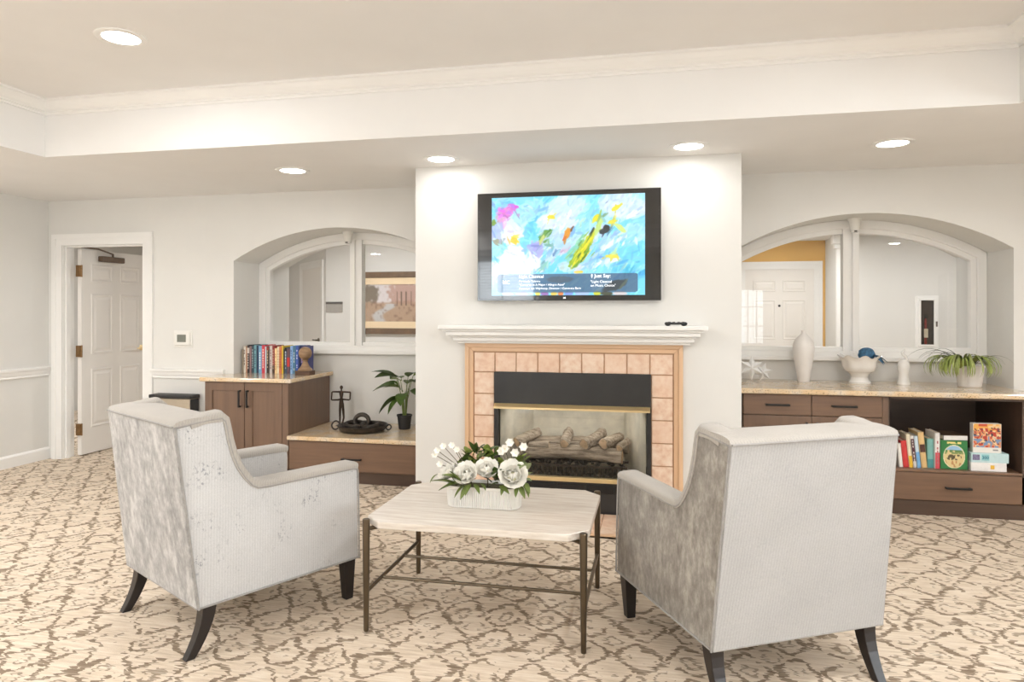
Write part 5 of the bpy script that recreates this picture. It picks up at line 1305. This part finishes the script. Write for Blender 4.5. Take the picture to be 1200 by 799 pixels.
    for s_ in (1, -1):
        def sq(cx, cy, z, a): return [(cx - a, cy - a, z), (cx + a, cy - a, z), (cx + a, cy + a, z), (cx - a, cy + a, z)]
        MB().loft([sq(s_ * (0.338 + 0.000 * k), 0.045 - 0.075 * (k / 6) ** 1.8, 0.20 - 0.20 * k / 6, 0.029 - 0.010 * k / 6) for k in range(7)]).build('leg', M['darkleg'], t, bevel=0.003, local=True)
        MB().loft([sq(s_ * (0.335 - 0.004 * k), 0.735 + 0.004 * k, 0.20 - 0.20 * k / 3, 0.030 - 0.010 * k / 3) for k in range(4)]).build('leg', M['darkleg'], t, bevel=0.003, local=True)
    return t
armchair('grey armchair left of the coffee table with speckled light side', (-2.132, 2.633, 0), -0.513, M['ribbed_speck'], M['velvet'])  # side and back colours differ to paint the fabric's directional sheen
armchair('grey armchair right of the coffee table, pale ribbed back to the viewer', (0.522, 2.701, 0), 0.496, M['velvet_dark_sheen'], M['ribbed'])  # one fabric again, its sheen by facing painted into the panel colours

# ================================================================== COFFEE TABLE
tb = thing('coffee_table', 'coffee table with pale grained top and slim bronze metal legs', 'table', (-0.77, 3.16, 0))
X0t, X1t, Y0t, Y1t, ZT = -1.250, -0.291, 2.820, 3.500, 0.490
k = 0.062
poly = [(X0t + k, Y0t - 0.02), (X1t - k, Y0t - 0.02), (X1t + 0.02, Y0t + k), (X1t + 0.02, Y1t - k), (X1t - k, Y1t + 0.02), (X0t + k, Y1t + 0.02), (X0t - 0.02, Y1t - k), (X0t - 0.02, Y0t + k)]
MB().prism(poly, ZT - 0.030, ZT, 'z').build('table_top', M['tabletop'], tb, bevel=0.004)
for lx_, ly_ in ((X0t, Y0t), (X1t, Y0t), (X1t, Y1t), (X0t, Y1t)):
    MB().lathe([(0.010, 0.0), (0.0115, 0.004), (0.0165, 0.47), (0.0165, ZT + 0.001), (0.014, ZT + 0.004)], (lx_, ly_, 0), 16).build('leg', M['bronze'], tb, smooth=True)
    dx, dy = (1 if lx_ == X0t else -1), (1 if ly_ == Y0t else -1)
    MB().tube([(lx_ + dx * 0.005, ly_ + dy * 0.005, ZT - 0.040), (lx_ + dx * 0.11, ly_ + dy * 0.10, ZT - 0.040)], 0.009, 8).build('bracket', M['bronze'], tb, smooth=True)
for lx_ in (X0t, X1t): MB().tube([(lx_, Y0t, 0.172), (lx_, Y1t, 0.172)], 0.009, 8).build('side_stretcher', M['bronze'], tb, smooth=True)
for y in (2.995, 3.275): MB().tube([(X0t, y, 0.172), (X1t, y, 0.172)], 0.0075, 8).build('cross_stretcher', M['bronze'], tb, smooth=True)

# ------------------------------------------------------------------ flower arrangement
AX, AY, AZ = -0.795, 3.15, ZT
fa = thing('flower_arrangement', 'white peonies and greenery in a ribbed metal planter on the coffee table', 'flowers', (AX, AY, AZ))
def rrect(w, d, r, n=6):
    pts = []
    for cx, cy, a0 in ((w / 2 - r, d / 2 - r, 0), (-w / 2 + r, d / 2 - r, PI / 2), (-w / 2 + r, -d / 2 + r, PI), (w / 2 - r, -d / 2 + r, 1.5 * PI)):
        pts += [(cx + r * math.cos(a0 + PI / 2 * i / n), cy + r * math.sin(a0 + PI / 2 * i / n)) for i in range(n + 1)]
    return pts
def resample(pts, step):
    out = []; L = len(pts)
    for i in range(L):
        a, b = Vector((*pts[i], 0)), Vector((*pts[(i + 1) % L], 0)); n = max(1, round((b - a).length / step))
        out += [tuple((a + (b - a) * j / n)[:2]) for j in range(n)]
    return out
base_o = resample(rrect(0.345, 0.135, 0.05), 0.0052)
def offs(pts, e, rib=0.0):
    out = []; n = len(pts)
    for i, p in enumerate(pts):
        a, b = Vector((*pts[i - 1], 0)), Vector((*pts[(i + 1) % n], 0)); t_ = (b - a).normalized(); nr = Vector((t_.y, -t_.x, 0))
        q = Vector((*p, 0)) + nr * (e + (rib if i % 2 else 0)); out.append((q.x, q.y))
    return out
secs = [(offs(base_o, -0.002), 0.0), (offs(base_o, 0.002), 0.003), (offs(base_o, 0.002, -0.0045), 0.008), (offs(base_o, 0.007, -0.0045), 0.082), (offs(base_o, 0.008), 0.088), (offs(base_o, 0.010), 0.094), (offs(base_o, 0.010), 0.100), (offs(base_o, 0.004), 0.100), (offs(base_o, 0.002), 0.088), (offs(base_o, -0.004), 0.080)]
MB().loft([[(x, y, z) for x, y in pts] for pts, z in secs]).build('planter', M['zinc'], fa, local=True)
MB().prism(offs(base_o, 0.0), 0.080, 0.086, 'z').build('moss', M['soil'], fa, local=True)
def ap(px, py, dy=0.0):
    """photo pixel -> arrangement-local point, dy metres behind the planter's centre line"""
    return at(px, py, AY + dy) - Vector((AX, AY, AZ))
# peonies: each a bloom of overlapping cupped petals
def petal_mesh(L, W, cup):
    vs, fs = [], []; n, m = 5, 4
    for i in range(n + 1):
        f = i / n
        for j in range(m + 1):
            g = j / m * 2 - 1; w = W / 2 * math.sin(PI * (0.12 + 0.80 * f)) ** 0.7
            bend = cup * f * 1.15
            x = L * (math.sin(bend) / max(cup, .1)); z = L * (1 - math.cos(bend)) / max(cup, .1) + 0.25 * w * g * g + 0.004 * math.sin(9 * g + 3 * f) * f
            vs.append((x, w * g, z))
    for i in range(n):
        for j in range(m): a = i * (m + 1) + j; fs.append((a, a + 1, a + m + 2, a + m + 1))
    me = MB().add(vs, fs).mesh('petal')
    for p in me.polygons: p.use_smooth = True
    me.materials.append(M['petal']); return me
pet = [petal_mesh(0.062, 0.058, 0.8), petal_mesh(0.050, 0.050, 1.25), petal_mesh(0.036, 0.038, 1.7)]
class _S:
    def tube(self, pts, r_, seg): MB().tube(pts, r_, seg).build('stem', M['stem'], fa, local=True)
stems = _S()
def peony(c, s_, tilt_az, tilt):
    R_ = Matrix.Rotation(tilt_az, 4, 'Z') @ Matrix.Rotation(tilt, 4, 'Y')
    core = MB().ell((0, 0, 0.018), (0.017, 0.017, 0.014), 10, 6).xf(Matrix.Translation(c) @ R_ @ Matrix.Scale(s_, 4)).build('peony', M['petal_core'], fa, smooth=True, local=True)
    for ring_, (n, me, z, e) in enumerate(((8, pet[0], 0.0, 0.15), (7, pet[1], 0.004, 0.25), (6, pet[2], 0.010, 0.35))):
        for i in range(n):
            az = 2 * PI * (i + 0.4 * ring_) / n + random.uniform(-.15, .15)
            inst('petal', me, core, Matrix.Translation(c) @ R_ @ Matrix.Scale(s_, 4) @ Matrix.Translation((0, 0, z)) @ Matrix.Rotation(az, 4, 'Z') @ Matrix.Rotation(-e - random.uniform(0, .15), 4, 'Y'))
    stems.tube([(c.x * 0.8, 0.0, 0.07), tuple(c * 0.6 + Vector((c.x * .3, 0, 0.03))), tuple(c)], 0.003, 6)
for px_, py_, dy, s_, az, ti in ((529, 558, -0.02, 0.95, PI * 1.25, 0.7), (549, 559, -0.060, 1.12, PI * 1.45, 0.85), (571, 554, -0.040, 1.05, PI * 1.55, 0.7), (600, 560, -0.055, 1.32, PI * 1.6, 0.95)):
    peony(ap(px_, py_, dy), s_, az, ti)
lo_, lg_, ll_, ls_ = (leaf_mesh('leaf', 0.070, 0.026, 0.3, 0.25, M['leaf_olive']), leaf_mesh('leaf', 0.055, 0.026, 0.3, 0.3, M['leaf']), leaf_mesh('leaf', 0.045, 0.028, 0.3, 0.35, M['leaf_lime']), leaf_mesh('leaf', 0.050, 0.034, 0.35, 0.3, M['leaf_sage']))
def aim(me, p, tip, s_=None, roll=0.0):
    d = tip - p; az = math.atan2(d.y, d.x); el = math.atan2(d.z, math.hypot(d.x, d.y)) + 0.2
    L = max(v.co.x for v in me.vertices)
    inst('leaf', me, fa, dirmat(p, az, el, roll, (s_ or d.length / L)))
front = [((545, 565), (514, 573)), ((540, 562), (519, 556)), ((534, 567), (505, 562)), ((540, 568), (527, 551)), ((545, 568), (532, 582)), ((549, 568), (540, 585)), ((556, 567), (562, 578)), ((563, 566), (570, 574)), ((585, 569), (596, 578)), ((606, 570), (604, 582)), ((609, 569), (614, 584)), ((613, 568), (621, 582)), ((616, 566), (620, 578)), ((552, 567), (545, 580)), ((590, 568), (588, 580)), ((513, 555), (503, 565))]
for (a, b), (c, d) in front: aim(lo_, ap(a, b, -0.085), ap(c, d, -0.125), roll=random.uniform(-.4, .4))
for (a, b), (c, d) in (((578, 560), (588, 548)), ((580, 563), (592, 562)), ((576, 565), (567, 558)), ((584, 566), (572, 568)), ((582, 560), (580, 546)), ((586, 558), (596, 550))): aim(lg_, ap(a, b, -0.05), ap(c, d, -0.09), roll=random.uniform(-.5, .5))
for i in range(46):
    x, y = random.uniform(538, 582), random.uniform(524, 550); aim(random.choice((lg_, ll_, ll_, lo_)), ap(x, y + 6, 0.03), ap(x + random.uniform(-14, 14), y - random.uniform(-3, 9), random.uniform(-0.02, 0.06)), roll=random.uniform(-.8, .8))
for (a, b), (c, d) in (((556, 530), (549, 516)), ((558, 532), (566, 520)), ((560, 530), (573, 527)), ((562, 528), (556, 519)), ((548, 538), (541, 530)), ((566, 536), (581, 522)), ((568, 540), (583, 531))): aim(lg_, ap(a, b, 0.02), ap(c, d, 0.0), roll=random.uniform(-.5, .5))
for i in range(26):
    x, y = random.uniform(586, 614), random.uniform(537, 548); aim(ll_, ap(x, y + 5, 0.02), ap(x + random.uniform(-8, 8), y - random.uniform(0, 6), 0.0), roll=random.uniform(-.8, .8))
for (a, b), (c, d) in (((612, 556), (622, 541)), ((613, 560), (624, 552)), ((612, 564), (622, 562)), ((614, 550), (615, 540)), ((613, 566), (620, 570)), ((611, 553), (608, 543))): aim(ls_, ap(a, b, -0.03), ap(c, d, -0.06), roll=random.uniform(-.4, .4))
# small filler flowers on thin stems
fmesh = []
bl_ = leaf_mesh('blossom_petal', 0.017, 0.014, 0.2, -0.3, M['petal'], n=4)
def blossom(c, s_=1.0):
    core = MB().ell(tuple(c), (0.004, 0.004, 0.004), 6, 4).build('blossom', M['petal_core'], fa, local=True)
    for i in range(6): inst('petal', bl_, core, Matrix.Translation(c) @ Matrix.Rotation(1.2, 4, 'X') @ Matrix.Rotation(2 * PI * i / 6, 4, 'Z') @ Matrix.Rotation(-0.35, 4, 'Y') @ Matrix.Scale(s_, 4))
for px_, py_ in ((598, 519), (592, 526), (604, 531), (614, 524), (588, 529)):
    c = ap(px_, py_, -0.01); blossom(c, 1.5); stems.tube([tuple(ap(600, 560, 0.0)), tuple(ap((600 + px_) / 2 + 1, 544, 0.0)), tuple(c)], 0.0016, 5)
for px_, py_ in ((513, 528), (520, 523), (530, 522), (536, 527), (516, 544), (510, 533)):
    c = ap(px_, py_, 0.0); blossom(c, 1.2); stems.tube([tuple(ap(546, 562, 0.01)), tuple(ap((546 + px_) / 2 + 2, (552 + py_) / 2 + 2, 0.0)), tuple(c)], 0.0018, 5)
